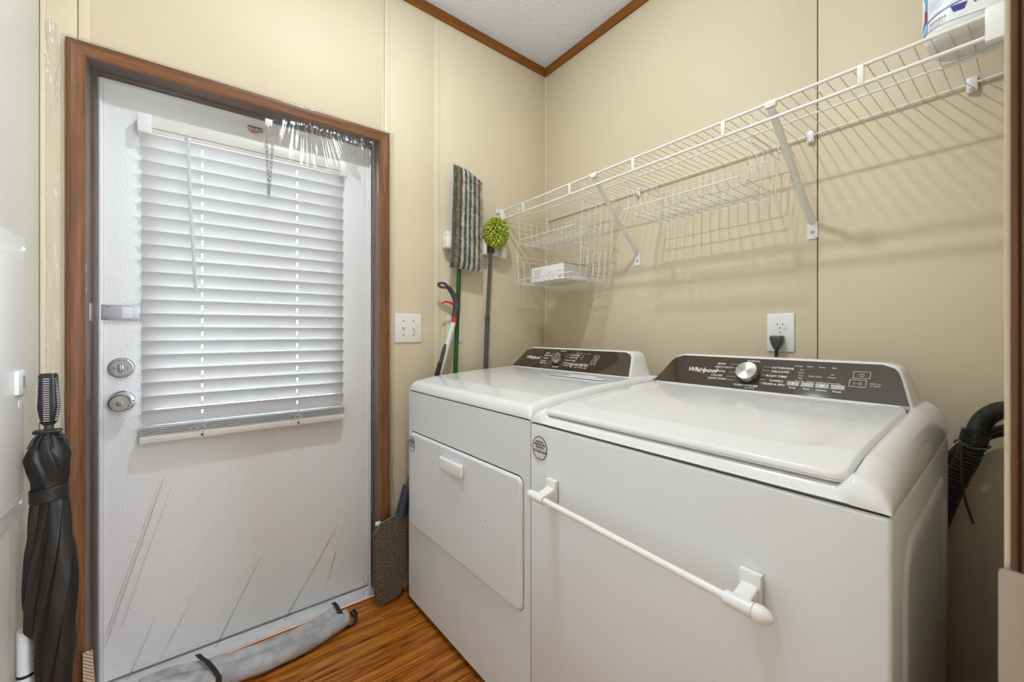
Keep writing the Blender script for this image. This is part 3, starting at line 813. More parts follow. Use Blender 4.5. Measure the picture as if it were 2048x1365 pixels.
def logo_and_dial(root, w, kx, logo_x, kr, washer=True):
    g = MB().prism(glass_outline(w), gp, .0, .0016)
    gl_ = g.build('console_panel', M['glassbrown'], root, local=True, smooth=0, label='dark brown glossy control panel')
    # logo
    lg = MB()
    text(lg, 'Whirlpool', .0215, lambda a, b_, t: gp(logo_x + a, .056 + b_, .0019 + t * .3), shear=.25, bold=.0004, ext=.0001)
    arc = [gp(logo_x + .002 + .019 * math.cos(q), .057 + .0095 * math.sin(q), .0019) for q in [R(-215 + i * 15) for i in range(9)]]
    lg.tube(arc, .0005, 4)
    lg.build('logo', M['print'], gl_, local=True, smooth=0)
    # dial
    kc = Vector(gp(kx, .052, .0016)); u = Vector((1, 0, 0)); v = nrm.cross(u); MX = Matrix((( u.x, v.x, nrm.x, kc.x), (u.y, v.y, nrm.y, kc.y), (u.z, v.z, nrm.z, kc.z), (0, 0, 0, 1)))
    dial = MB().lathe([(kr * .86, 0), (kr * .86, .004), (kr, .005), (kr * .985, .021), (kr * .96, .0225)], (0, 0, 0), 'z', 48)
    dl = dial.build('dial', M['chrome'], gl_, local=True); dl.matrix_local = MX
    fc = MB().lathe([(kr * .96, .0225), (kr * .95, .0232), (.0008, .0232)], (0, 0, 0), 'z', 48).build('dial_face', M['knobface'], gl_, local=True); fc.matrix_local = MX
    # cycle words round the dial
    pr_ = MB()
    L_ = ['JEANS', 'HEAVY DUTY', 'WHITES', 'COLORS', 'QUICK WASH']; Rr = ['ACTIVEWEAR', 'DELICATES', 'BULKY ITEMS', 'TOWELS', 'DRAIN & SPIN']
    top, bot = 'NORMAL', 'CLEAN WASHER'
    if not washer:
        L_ = ['JEANS', 'HEAVY DUTY', 'TOWELS', 'BEDDING', 'TIMED DRY']; Rr = ['ACTIVEWEAR', 'DELICATES', 'BULKY ITEMS', 'WRINKLE SHIELD', 'QUICK DRY']; bot = 'SANITIZE'
    lx = [-.082, -.073, -.080, -.086, -.083]; rx = [.080, .076, .070, .072, .068]
    bs = [.083, .071, .056, .041, .030]
    for i in range(5):
        text(pr_, L_[i], .0085, lambda a, b_, t, i=i: gp(kx + lx[i] + a, bs[i] + b_, .0019 + t * .2), align='CENTER', ext=.0001, bold=.0001)
        text(pr_, Rr[i], .0085, lambda a, b_, t, i=i: gp(kx + rx[i] + a, bs[i] - .003 + b_, .0019 + t * .2), align='CENTER', ext=.0001, bold=.0001)
        for sgn, xx in ((-1, lx[i]), (1, rx[i])):
            wl_ = .024
            x0, x1 = kx + sgn * (kr + .004), kx + xx - sgn * (.0265)
            if (x1 - x0) * sgn > .002:
                pr_.prism([(min(x0, x1), bs[i] - .0003 - .0015 * (sgn > 0)), (max(x0, x1), bs[i] - .0003 - .0015 * (sgn > 0)), (max(x0, x1), bs[i] + .0003 - .0015 * (sgn > 0)), (min(x0, x1), bs[i] + .0003 - .0015 * (sgn > 0))], gp, .0017, .002)
    text(pr_, top, .0085, lambda a, b_, t: gp(kx + .004 + a, .098 + b_, .0019 + t * .2), ext=.0001)
    text(pr_, bot, .0085, lambda a, b_, t: gp(kx + .0 + a, .0155 + b_, .0019 + t * .2), ext=.0001, bold=.0001)
    if washer: text(pr_, 'with affresh', .0055, lambda a, b_, t: gp(kx + .012 + a, .0085 + b_, .0019 + t * .2), ext=.0001)
    # right block: status words, option columns
    ox = kx + (.160 if washer else .125); k_ = 1 if washer else .8
    def P_(a, b_): return ox + a * k_, b_
    words_ = ['Sensing', 'Wash', 'Rinse', 'Spin'] if washer else ['Sensing', 'Damp', 'Cool', 'Done']
    for i, s in enumerate(words_):
        x, b0 = P_(-.045 + i * .0255, .090)
        text(pr_, s, .0058, lambda a, b_, t, x=x, b0=b0: gp(x + a, b0 + b_, .0019 + t * .2), ext=.0001)
    cols = [(-.036, ['Hot', 'Warm', 'Cool', 'Cold', 'Tap Cold']), (-.004, ['', '', '2 Extra Rinses', '', 'Softener Added']), (.030, ['', 'Soil', 'Presoak', '', 'Deep Water Wash'])]
    if not washer: cols = [(-.036, ['High', 'Medium', 'Low', '', '']), (-.004, ['More', 'Normal', 'Less', '', '']), (.030, ['', '', '', '', 'Steam'])]
    for cx_, ws in cols:
        for i, s in enumerate(ws):
            if not s: continue
            x, b0 = P_(cx_, .078 - i * .0085)
            text(pr_, s, .0052, lambda a, b_, t, x=x, b0=b0: gp(x + a, b0 + b_, .0019 + t * .2), ext=.0001)
    names = ['Temp', 'Rinse', 'Options', 'Faucet'] if washer else ['Temp', 'Level', 'Wrinkle', 'Signal']
    for i, s in enumerate(names):
        x, b0 = P_(-.048 + i * .031, .022)
        text(pr_, s, .0068, lambda a, b_, t, x=x, b0=b0: gp(x + a, b0 + b_, .0019 + t * .2), ext=.0001, bold=.0001)
        bt = MB().prism(rrect(x - .0135 * k_, x + .0135 * k_, b0 + .006, b0 + .019, .001, 2), gp, .0016, .0024)
        bt.build('touch_button', M['printdim'], gl_, local=True, smooth=0)
        # tiny symbol on each key
        c2 = (x, b0 + .0125)
        if i == 0: pr_.prism(rrect(c2[0] - .0012, c2[0] + .0012, c2[1] - .003, c2[1] + .004, .001, 2), gp, .0024, .0028)
        elif i == 1:
            for q in (-1, 1): pr_.prism([(c2[0] + q * .003, c2[1] - .003), (c2[0] + q * .004, c2[1] - .003), (c2[0] + q * .0015, c2[1] + .003), (c2[0] + q * .0008, c2[1] + .003)], gp, .0024, .0028)
        elif i == 2:
            pr_.prism(rrect(c2[0] - .004, c2[0] - .0005, c2[1] - .003, c2[1] + .003, .0005, 2), gp, .0024, .0028); pr_.prism(rrect(c2[0] + .0005, c2[0] + .004, c2[1] - .001, c2[1] + .003, .0005, 2), gp, .0024, .0028)
        else:
            pr_.tube([gp(c2[0] + .0032 * math.cos(a), c2[1] + .003 * math.sin(a), .0026) for a in [R(i2 * 30 - 40) for i2 in range(10)]], .0004, 4)
    # power and start/pause keys: outlined rectangles
    bw = .0155 * k_
    for j, (px_, pb) in enumerate(((.086, .074), (.081, .050))):
        x, b0 = P_(px_, pb); o_ = rrect(x - bw, x + bw, b0 - .0095, b0 + .0095, .0008, 2)
        pr_.tube([gp(a, b_, .0022) for a, b_ in o_], .0006, 4, closed=True)
        if j == 0:
            pr_.tube([gp(x + .0045 * math.cos(a), b0 + .0042 * math.sin(a), .0022) for a in [R(120 + i * 30) for i in range(11)]], .0005, 4)
            pr_.tube([gp(x, b0, .0022), gp(x, b0 + .0052, .0022)], .0005, 4)
        else:
            pr_.tube([gp(x - .007, b0 - .0035, .0022), gp(x - .007, b0 + .0035, .0022), gp(x - .0015, b0, .0022)], .0005, 4, closed=True)
            for q in (.003, .0065): pr_.tube([gp(x + q, b0 - .0035, .0022), gp(x + q, b0 + .0035, .0022)], .0006, 4)
    x, b0 = P_(.113, .050)
    if washer: text(pr_, 'Hold 3 sec', .0045, lambda a, b_, t: gp(x + a, b0 + .002 + b_, .0019 + t * .2), ext=.0001)
    if washer: text(pr_, 'to unlock', .0045, lambda a, b_, t: gp(x + a, b0 - .004 + b_, .0019 + t * .2), ext=.0001)
    pr_.build('printed_words', M['print'], gl_, local=True, smooth=0)
    return gl_

def round_sticker(root, x, z, rx, rz_, y=-.0003):
    s = MB().prism([(x + rx * math.cos(a), z + rz_ * math.sin(a)) for a in [2 * PI * i / 40 for i in range(40)]], lambda a, b_, t: (a, t, b_), y - .0005, y)
    st = s.build('round_sticker', M['sticker'], root, local=True, smooth=0, label='silver round registration sticker')
    q = MB()
    q.tube([(x + rx * math.cos(a), y - .0006, z + rz_ * math.sin(a)) for a in [2 * PI * i / 40 for i in range(40)]], .0010, 5, closed=True)
    tp = lambda cz_, : (lambda a, b_, t: (x + a, y - .0007 - abs(t) * .2, z + cz_ + b_))
    for tx, cz_, sz in (('REGISTER', .0155, .0062), ('ENREGISTRER', .0085, .0062), ('REGISTRE', .0015, .0062), ('TXT-SMS 62447', -.0095, .0066)):
        text(q, tx, sz * 1.08, tp(cz_), bold=.0003, ext=.0001)
    q.box(x - rx * .82, x + rx * .82, y - .0008, y - .0004, z - .0045, z - .0039)
    q.box(x - .004, x + .004, y - .0008, y - .0004, z - rz_ * .84, z - rz_ * .80)
    q.build('sticker_print', M['blackprint'], st, local=True, smooth=0)

# ---------------- washer
WA = thing('washing_machine', (1.2, -.806, 0), 'white top-load washer with a flat lid and a towel bar on its front', 'washer', R(1.4))
ww = .70
cabinet(WA, ww)
LID = (-.314, .306, -.03, .512, .022)
top_cap(ww, .040, LID).build('top_panel', M['white_steel'], WA, local=True, smooth=50)
def lid_mesh():
    o = rrect(LID[0] + .004, LID[1] - .004, .015, .508, .020, 6)
    mb = MB()
    N1, N2 = 60, 46; x0, x1, y0, y1 = LID[0] + .004, LID[1] - .004, .015, .508
    rings = []
    for ins, dz in ((0, -.012), (0, -.006), (.0015, -.002), (.004, -.0003), (.008, 0), (.05, 0), (.10, .0), (.15, 0), (.20, 0), (.235, 0)):
        rr_ = rrect(x0 + ins, x1 - ins, y0 + ins, y1 - ins, max(.002, .020 - ins * .5), 6)
        rings.append([(a, b_, prof(b_) + .001 + dz) for a, b_ in rr_])
    return mb.rings(rings)
def lid_grid():
    x0, x1, y0, y1 = LID[0] + .004, LID[1] - .004, .013, .508
    nx, ny_ = 90, 80; Gd = []
    xs = sample(x0, x1, .02, 8, 50); ys_ = sample(y0, y1, .02, 8, 60)
    def fit(x, y):   # pull the corners of the square grid onto the rounded outline
        r = .02; cx_ = min(max(x, x0 + r), x1 - r); cy_ = min(max(y, y0 + r), y1 - r); dx_, dy_ = x - cx_, y - cy_
        if dx_ and dy_:
            m_ = max(abs(dx_), abs(dy_)); h_ = math.hypot(dx_, dy_); f_ = m_ / h_; return cx_ + dx_ * f_, cy_ + dy_ * f_
        return x, y
    for x in xs:
        row = []
        for y in ys_:
            X_, Y_ = fit(x, y); e = -sdf_rr(X_, Y_, x0, x1, y0, y1, .02)
            crown = .0022 * math.exp(-((Y_ - .115) / .02) ** 2) * 0
            # shallow dished centre field
            e2 = -sdf_rr(X_, Y_, x0 + .045, x1 - .045, .085, .60, .05)
            dish = -.0022 * min(1, max(0, e2 / .012))
            z = prof(Y_) + .0012 + dish - .011 * (1 - rounded(e + .00001, .006))
            row.append((X_, Y_, z))
        Gd.append(row)
    mb = MB().grid(Gd, len(xs), len(ys_))
    o = rrect(x0, x1, y0, y1, .02, 6)
    mb.rings([[(a, b_, prof(b_) - .0098) for a, b_ in o], [(a, b_, prof(b_) - .0125) for a, b_ in o]])
    return mb
lid_grid().build('lid', M['lidwhite'], WA, local=True, smooth=50)
console(ww).build('console_housing', M['white_steel'], WA, local=True, smooth=40)
logo_and_dial(WA, ww, -.030, -.165, .0285, True)
for sx in (-1, 1):
    MB().lathe([(.005, -.008), (.005, .008)], (sx * .302 - .004, .500, .934), 'x', 12).build('lid_hinge', M['greyprint'], WA, local=True)
# pressed relief on the side sheet
for sx in (-1, 1):
    sd = MB(); X0 = sx * ww / 2
    for ins, dx in ((0, 0), (.008, .0035), (.03, .0035), (.042, -.0005)):
        pass
    o1 = rrect(.075, .58, .08, .80, .07, 8); 
    def ring(ins, dx):
        return [(X0 + sx * dx, a, b_) for a, b_ in rrect(.075 + ins, .58 - ins, .08 + ins, .80 - ins, .07 - ins * .7, 8)]
    sd.rings([ring(0, -.0005), ring(.006, .003), ring(.012, .004), ring(.030, .004), ring(.038, .0025), ring(.046, .0008)])
    sd.build('side_pressing', M['white_cab'], WA, local=True, smooth=60)
round_sticker(WA, -.313, .802, .0265, .0295)

# towel bar on the washer front
TB = thing('towel_bar', (1.18, -.812, .70), 'white magnetic towel bar stuck across the front of the washer', 'towel bar')
def world_front(xw, dy): # washer front plane at world x
    return -.806 + (xw - 1.2) * math.tan(R(1.4)) - dy
for xw, zc in ((.938, .716), (1.387, .700)):
    yb = world_front(xw, 0)
    MB().box(xw - .0165, xw + .0165, yb - .0125, yb - .0006, zc - .036, zc + .022, .002).build('magnet_base', M['white_plastic'], TB)
    a = MB(); rings = []
    for i in range(7):
        t = i / 6; y = yb - .011 - .034 * t; hz = .010 * (1 - t) ** 1.6 + .0095; zc2 = zc - .015 + .002 * t
        hw = .0135
        rings.append([(xw + p, y, zc2 + q) for p, q in rrect(-hw, hw, -hz, hz, .004, 3)])
    a.rings(rings).build('arm', M['white_plastic'], TB)
    MB().tube([(xw - .020, yb - .049, zc - .013), (xw + .020, yb - .049, zc - .013)], .0112, 20).build('bar_collar', M['white_plastic'], TB)
x0, x1 = .938, 1.387
y0, y1 = world_front(x0, .049), world_front(x1, .049)
MB().tube([(x0, y0, .716 - .013), (x1, y1, .700 - .013)], .0068, 16).build('bar', M['white_plastic'], TB)
MB().lathe([(.006, 0), (.0085, -.003), (.0108, -.009), (.0085, -.016), (.002, -.019)], (x0 - .020, y0, .703), 'x', 20).build('end_cap', M['white_plastic'], TB)
MB().lathe([(.0098, 0), (.0130, .003), (.0128, .012), (.0098, .021), (.002, .027)], (x1 + .020, y1, .687), 'x', 20).build('end_cap', M['white_plastic'], TB)

# ---------------- dryer
DRY = thing('clothes_dryer', (.472, -.8195, 0), 'white front-door dryer standing in the corner beside the entry door', 'dryer', R(2.6))
dw = .731
DH = (-.342, .338, .332, .700)
cabinet(DRY, dw, (DH[0] + .012, DH[1] - .012, DH[2] + .012, DH[3] - .012))
top_cap(dw, .026).build('top_panel', M['white_steel'], DRY, local=True, smooth=50)
console(dw).build('console_housing', M['white_steel'], DRY, local=True, smooth=40)
logo_and_dial(DRY, dw, -.052, -.215, .024, False)
# door sheet with a scooped grip
HX, HZ = -.014, .642
def door_grid():
    x0, x1, z0, z1 = DH; r = .022
    xs = sample(x0, x1, r, 7, 90); zs_ = sample(z0, z1, r, 7, 70)
    def fit(x, z):
        cx_ = min(max(x, x0 + r), x1 - r); cz_ = min(max(z, z0 + r), z1 - r); dx_, dz_ = x - cx_, z - cz_
        if dx_ and dz_:
            f_ = max(abs(dx_), abs(dz_)) / math.hypot(dx_, dz_); return cx_ + dx_ * f_, cz_ + dz_ * f_
        return x, z
    Gd = []
    for x in xs:
        row = []
        for z in zs_:
            X_, Z_ = fit(x, z); e = -sdf_rr(X_, Z_, x0, x1, z0, z1, r)
            y = -.0095 * rounded(e + 1e-5, .007)
            s = -sdf_rr(X_, Z_, HX - .060, HX + .062, HZ - .070, HZ + .004, .026)
            if s > 0: y += .017 * min(1, s / .016) ** .7
            row.append((X_, y, Z_))
        Gd.append(row)
    return MB().grid(Gd, len(xs), len(zs_))
ddr = door_grid().build('door', M['white_cab'], DRY, local=True, smooth=50)
MB().box(HX - .072, HX + .072, -.024, -.008, HZ - .022, HZ + .024, .008, 4).build('handle', M['white_steel'], ddr, local=True)
og = [(a, b_ + (.0022 if b_ > DH[3] - .03 else 0)) for a, b_ in rrect(DH[0] - .0012, DH[1] + .0012, DH[2] - .0012, DH[3] + .0012, .023)]
ig = rrect(DH[0] + .008, DH[1] - .008, DH[2] + .008, DH[3] - .008, .016)
MB().rings([[(a, -.0006, b_) for a, b_ in og], [(a, -.0006, b_) for a, b_ in ig], [(a, -.0001, b_) for a, b_ in ig], [(a, -.0001, b_) for a, b_ in og], [(a, -.0006, b_) for a, b_ in og]], caps=False).build('door_gap_shade', M['blackgap'], DRY, local=True)  # black ring painting the shadow line round the door
MB().lathe([(.0018, -.0006), (.0018, .001)], (.175, -.0095, .528), 'y', 10).build('screw_hole', M['blackprint'], ddr, local=True)
round_sticker(DRY, -.3175, .655, .0225, .029, y=-.0097)
# lint-screen cover at the back of the deck
MB().box(.045, .300, .385, .450, .9318, .9352, .0015).build('lint_cover', M['white_steel'], DRY, local=True)
MB().box(.120, .240, .425, .445, .9345, .9385, .0015).build('lint_handle', M['white_steel'], DRY, local=True)

# ================================================================== WIRE SHELF
SH = thing('wire_shelf', (.8, -.15, 1.70), 'long white wire shelf carried on diagonal braces above the washer and dryer', 'shelf')
SZ = 1.708
rails = [('back_rail', (.036, 1.590), -.0085, SZ - .004, .0032), ('middle_rail', (.085, 1.640), -.152, SZ - .0035, .0029)]
for nm, (a, b_), y, z, r in rails:
    MB().tube([(a, y, z), (b_, y, z)], r, 10).build(nm, M['wire'], SH)
FY = -.302
MB().tube([(.006, FY, SZ - .002), (1.648, FY, SZ - .002)], .0042, 12).build('front_rail', M['wire'], SH)
MB().tube([(.006, FY - .001, SZ - .045), (1.648, FY - .001, SZ - .045)], .0044, 12).build('front_rail', M['wire'], SH)
dwm = MB().tube([(0, FY + .001, 0), (0, -.006, 0), (0, -.0045, -.010)], .0013, 6).mesh('deck_wire', M['wire'])
nx = 61
for i in range(nx):
    o = bpy.data.objects.new('deck_wire', dwm); S.collection.objects.link(o); o.parent = SH
    o.location = Vector((.048 + i * .02545, 0, SZ)) - SH.location
for xx in (.1854, .4895, .7983, 1.1064, 1.4139):
    MB().box(xx - .006, xx + .006, FY - .0065, FY - .0015, SZ - .045, SZ, .0015).build('rail_tie', M['wire'], SH)
for xx in (.6145, 1.228):
    dx_ = (.5979 - .613) if xx < 1 else (1.233 - 1.2272)
    b_ = MB()
    rr_ = []
    P0, P1 = Vector((xx, FY + .004, SZ - .016)), Vector((xx + dx_, -.006, 1.438))
    d_ = (P1 - P0).normalized(); u = Vector((1, 0, 0)); v = d_.cross(u).normalized()
    for k in range(2):
        P = (P0, P1)[k]; rr_.append([tuple(P + u * (.0095 * math.cos(a)) + v * (.006 * math.sin(a))) for a in [2 * PI * i / 16 for i in range(16)]])
    b_.rings(rr_)
    br_ = b_.build('brace', M['wire'], SH)
    ft = MB().prism(rrect(xx + dx_ - .0135, xx + dx_ + .0135, 1.386, 1.440, .006), lambda a, c_, t: (a, t, c_), -.004, 0)
    ft.build('brace_foot', M['wire'], br_)
    MB().lathe([(.0055, -.0008), (.0055, 0)], (xx + dx_, -.004, 1.407), 'y', 12).lathe([(.004, -.0025), (.0055, -.0008)], (xx + dx_, -.004, 1.407), 'y', 12).build('screw', M['zinc'], br_)
    MB().box(xx - .014, xx + .014, FY - .005, FY + .010, SZ - .014, SZ + .004, .003).build('brace_hook', M['wire'], br_)
for xx in (.608, 1.2304, 1.5601):
    MB().box(xx - .010, xx + .010, -.013, -.0005, SZ - .026, SZ + .012, .004).build('wall_clip', M['white_plastic'], SH)
    MB().lathe([(.0045, -.003), (.0045, 0)], (xx, -.013, SZ - .021), 'y', 12).build('clip_screw', M['zinc'], SH)
MB().lathe([(.0045, 0), (.0045, .018), (.0025, .026)], (1.588, -.0085, SZ - .004), 'x', 12).build('rail_cap', M['white_plastic'], SH)
MB().box(.0005, .028, -.315, -.290, 1.655, 1.713, .003).build('end_bracket', M['white_plastic'], SH)
MB().box(.0005, .006, -.335, -.312, 1.693, 1.713, .002).lathe([(.0045, .006), (.0045, .009)], (0, -.324, 1.703), 'x', 12).build('bracket_ear', M['white_plastic'], SH)
MB().box(1.598, 1.651, -.309, -.295, 1.653, 1.718, .002).build('end_bracket', M['white_plastic'], SH)
MB().tube([(1.52, -.152, SZ - .006), (1.650, -.152, SZ - .006)], .0042, 10).build('rail_sleeve', M['wire'], SH)

# ---------------------------------------------------------------- hanging wire baskets
def basket(name, X0, label, z_hook, zt, zb, xb_shift=0., yf=-.262, yb=-.046, W=.432):
    root = thing(name, (X0 + W / 2, -.15, zb), label, 'basket', group=None)
    r = .0013
    flare = .014
    xl, xr = X0, X0 + W
    xlb, xrb = X0 + flare + xb_shift, X0 + W - flare + xb_shift
    z2 = zt - .021
    # tray floor: wires running front to back, turning up at lip and at the back
    n = 13
    for i in range(n):
        x = xlb + .012 + (xrb - xlb - .024) * i / (n - 1)
        pts = [(x, yf - .014, zb + .017), (x, yf - .006, zb + .006), (x, yf + .006, zb)]
        pts += [(x, yb - .008, zb), (x, yb + .001, zb + .008), (x + (.004), yb + .004, zt - .012)]
        MB().tube(pts, r, 5).build('floor_wire', M['wire'], root)
    # wires running lengthwise turning up both sides
    m_ = 6
    for j in range(m_):
        y = yf + .012 + (yb - yf - .020) * j / (m_ - 1)
        zt_ = z2 if 0 < j < m_ - 1 else zt
        pts = [(xl, y, zt_), (xlb - .003, y, zb + .010), (xlb + .006, y, zb + .001), (xrb - .006, y, zb + .001), (xrb + .003, y, zb + .010), (xr, y, zt_)]
        MB().tube(pts, r, 5).build('long_wire', M['wire'], root)
    for q in (.25, .5, .75):
        y = yf + (yb - yf) * q + .01
        MB().tube([(xlb + .01, y, zb - .001), (xrb - .01, y, zb - .001)], r, 5).build('floor_rod', M['wire'], root)
    MB().tube([(xlb - .006, yf - .014, zb + .018), (xrb - .012, yf - .014, zb + .018)], .0022, 8).build('front_lip', M['wire'], root)
    MB().tube([(xlb + .002, yb + .004, zt - .012), (xr - .004, yb + .004, zt - .012)], .0018, 8).build('back_rim', M['wire'], root)
    for x in (xl, xr):
        for z_ in (zt, z2):
            MB().tube([(x - (.001 if z_ == z2 else 0), yf + .006, z_), (x, yb, z_)], .0015, 6).build('side_rim', M['wire'], root)
        xb_ = xlb - .003 if x == xl else xrb + .003
        MB().tube([(xb_, yf, zb + .009), (xb_, yb, zb + .009)], r, 5).build('side_rod', M['wire'], root)
        for y in (yf + .010, yb - .012):
            MB().tube([(x, y, zt - .03), (x, y, z_hook), (x + .004, y + .002, z_hook + .004), (x + .009, y + .002, z_hook + .001), (x + .010, y + .002, z_hook - .010)], .0015, 6).build('hook', M['wire'], root)
    return root
basket('wire_basket', .729, 'white wire basket under the middle of the shelf between the two braces', SZ + .004, 1.663, 1.527)
basket('wire_basket', .082, 'upper white wire basket in the corner, hooked directly under the shelf', SZ + .004, 1.663, 1.527)
basket('wire_basket', .072, 'lower white wire basket in the corner holding the carton', 1.531, 1.472, 1.333)

# carton in the lower basket
CT = thing('carton', (.28, -.16, 1.338), 'white printed carton lying in the lower corner wire basket', 'carton')
bxm = MB().box(.169, .388, -.240, -.082, 1.3365, 1.4035).build('box_body', M['carton'], CT, smooth=0)
bx('end_flap', M['cartonside'], CT, .388, .3888, -.239, -.083, 1.3370, 1.4025)
pr_ = MB()
yy = -.2404
for i in range(5): pr_.box(.190, .190 + (.052, .048, .052, .040, .046)[i], yy - .0003, yy, 1.389 - i * .0055, 1.3902 - i * .0055)
pr_.box(.192, .240, yy - .0003, yy, 1.355, 1.361)
pr_.box(.290, .305, yy - .0003, yy, 1.370, 1.3712).box(.284, .312, yy - .0003, yy, 1.365, 1.3658)
pr_.box(.350, .358, yy - .0003, yy, 1.375, 1.377).box(.362, .378, yy - .0003, yy, 1.3745, 1.3757).box(.351, .372, yy - .0003, yy, 1.370, 1.371)
pr_.build('printed_lines', M['greyprint'], CT, smooth=0)
MB().box(.356, .364, yy - .0004, yy, 1.345, 1.349).box(.368, .374, yy - .0004, yy, 1.3445, 1.3525).build('red_mark', M['red'], CT, smooth=0)
bx('top_slit', M['blackprint'], CT, .380, .3892, -.239, -.083, 1.4035, 1.4045)

# ---------------------------------------------------------------- detergent bottle on the shelf
BT = thing('detergent_bottle', (1.575, -.20, SZ + .002), 'large white detergent bottle with blue label standing at the doorway end of the wire shelf', 'bottle')
bx0, bx1, by0, by1, bz = 1.506, 1.646, -.280, -.135, SZ + .0015
def bring(ins, z, r):
    return [(a, b_, z) for a, b_ in rrect(bx0 + ins, bx1 - ins, by0 + ins, by1 - ins, r, 8)]
rg = [bring(.030, bz + .003, .030), bring(.022, bz, .034), bring(.012, bz + .002, .042), bring(.004, bz + .010, .048), bring(0, bz + .024, .050), bring(.0, bz + .21, .050), bring(.006, bz + .235, .046), bring(.022, bz + .262, .036), bring(.042, bz + .28, .022)]
MB().rings(rg).build('bottle_body', M['bottle'], BT, smooth=50)
MB().lathe([(.028, 0), (.030, .003), (.030, .045), (.026, .05)], (1.576, -.2075, bz + .279), 'z', 24).build('cap', M['blue'], BT)
per = rrect(bx0, bx1, by0, by1, .050, 12)
per = per[::-1]
acc = [0]
for i in range(len(per)): acc.append(acc[-1] + math.dist(per[i], per[(i + 1) % len(per)]))
TOT = acc[-1]
def surf(s, z, off=.0006):
    s %= TOT
    for i in range(len(per)):
        if s <= acc[i + 1]:
            t = (s - acc[i]) / max(1e-9, acc[i + 1] - acc[i]); a, b_ = per[i], per[(i + 1) % len(per)]
            x, y = a[0] + (b_[0] - a[0]) * t, a[1] + (b_[1] - a[1]) * t
            cx_ = min(max(x, bx0 + .05), bx1 - .05); cy_ = min(max(y, by0 + .05), by1 - .05); dx_, dy_ = x - cx_, y - cy_; h_ = math.hypot(dx_, dy_) or 1
            return (x + dx_ / h_ * off, y + dy_ / h_ * off, z)
    return (0, 0, z)
# arc coordinate of the foremost point of the front face (x = middle, y = by0)
best = min(range(2000), key=lambda i: math.dist(surf(TOT * i / 2000, 0, 0)[:2], ((bx0 + bx1) / 2, by0)))
S0 = TOT * best / 2000
dirn = 1 if surf(S0 + .02, 0, 0)[0] > surf(S0, 0, 0)[0] else -1
def on(a, z, off): return surf(S0 + dirn * a, bz + z - .10 * max(0, a + .05), off)
def patch(name, m, fn0, fn1, a0, a1, off, par, n=60):
    mb = MB(); vs = []; fs = []
    Gd = [[on(a0 + (a1 - a0) * i / n, fn0(a0 + (a1 - a0) * i / n) + (fn1(a0 + (a1 - a0) * i / n) - fn0(a0 + (a1 - a0) * i / n)) * j / 8, off) for j in range(9)] for i in range(n + 1)]
    return mb.grid(Gd, n + 1, 9).build(name, m, par, smooth=80)
lb = patch('label', M['labelwhite'], lambda a: .030 + .10 * abs(a) ** 2, lambda a: .20, -.125, .08, .0006, BT)
patch('label_panel', M['sky'], lambda a: .031, lambda a: .20, -.125, -.066, .0012, BT, 24)
patch('label_panel', M['blue'], lambda a: .105 + (a + .095) * .9, lambda a: .20, -.125, -.060, .0018, BT, 24)
patch('label_blob', M['labelwhite'], lambda a: .085 - .035 * math.sqrt(max(0, 1 - ((a + .088) / .018) ** 2)), lambda a: .085 + .035 * math.sqrt(max(0, 1 - ((a + .088) / .018) ** 2)), -.1055, -.0705, .0024, BT, 24)
patch('label_red', M['red'], lambda a: .052, lambda a: .080, -.0735, -.068, .0028, BT, 6)
lp = MB()
def stroke(a0, z0, a1, z1, w, off=.0016, n=14):
    Gd = [[on(a0 + (a1 - a0) * i / n, z0 + (z1 - z0) * i / n + (-w / 2 if j == 0 else w / 2), off) for j in (0, 1)] for i in range(n + 1)]
    lp.grid(Gd, n + 1, 2)
stroke(-.066, .050, .078, .084, .0016); stroke(-.066, .053, .078, .088, .0006)
for i in range(6): stroke(-.062, .066 + i * .0045, -.030 - .003 * (i % 3), .073 + i * .0045, .0005, n=6)
for i in range(3): stroke(-.062, .031 + i * .0026, -.032, .0325 + i * .0026, .0004, n=8)
stroke(-.064, .0285, .078, .0295, .0007)
for a0, z0_ in ((-.014, .0445), (.031, .0455)):
    lp.grid([[on(a0 - .0075 - .002 * j + (.015 + .004 * j) * i / 4, z0_ + .0065 * j, .0016) for j in (0, 1, 2)] for i in range(5)], 5, 3)
stroke(.0055, .0515, .0115, .0518, .0012, n=3)
lp.grid([[on(.0079 + .0012 * i, .0485 + .0066 * j, .0017) for j in (0, 1)] for i in (0, 1)], 2, 2)
stroke(-.029, .030, -.0285, .060, .030 * 0 + .0004, n=2)
lp.build('label_print', M['navy'], BT, smooth=80)
lq = MB()
keep = lp; lp = lq
for i in range(7): stroke(-.060 + i * .0042, .0415 + i * .0004, -.0575 + i * .0042, .0418 + i * .0004, .0045 if i % 2 else .006, n=2)
lp = keep
lq.build('label_code', M['greyprint'], BT, smooth=80)

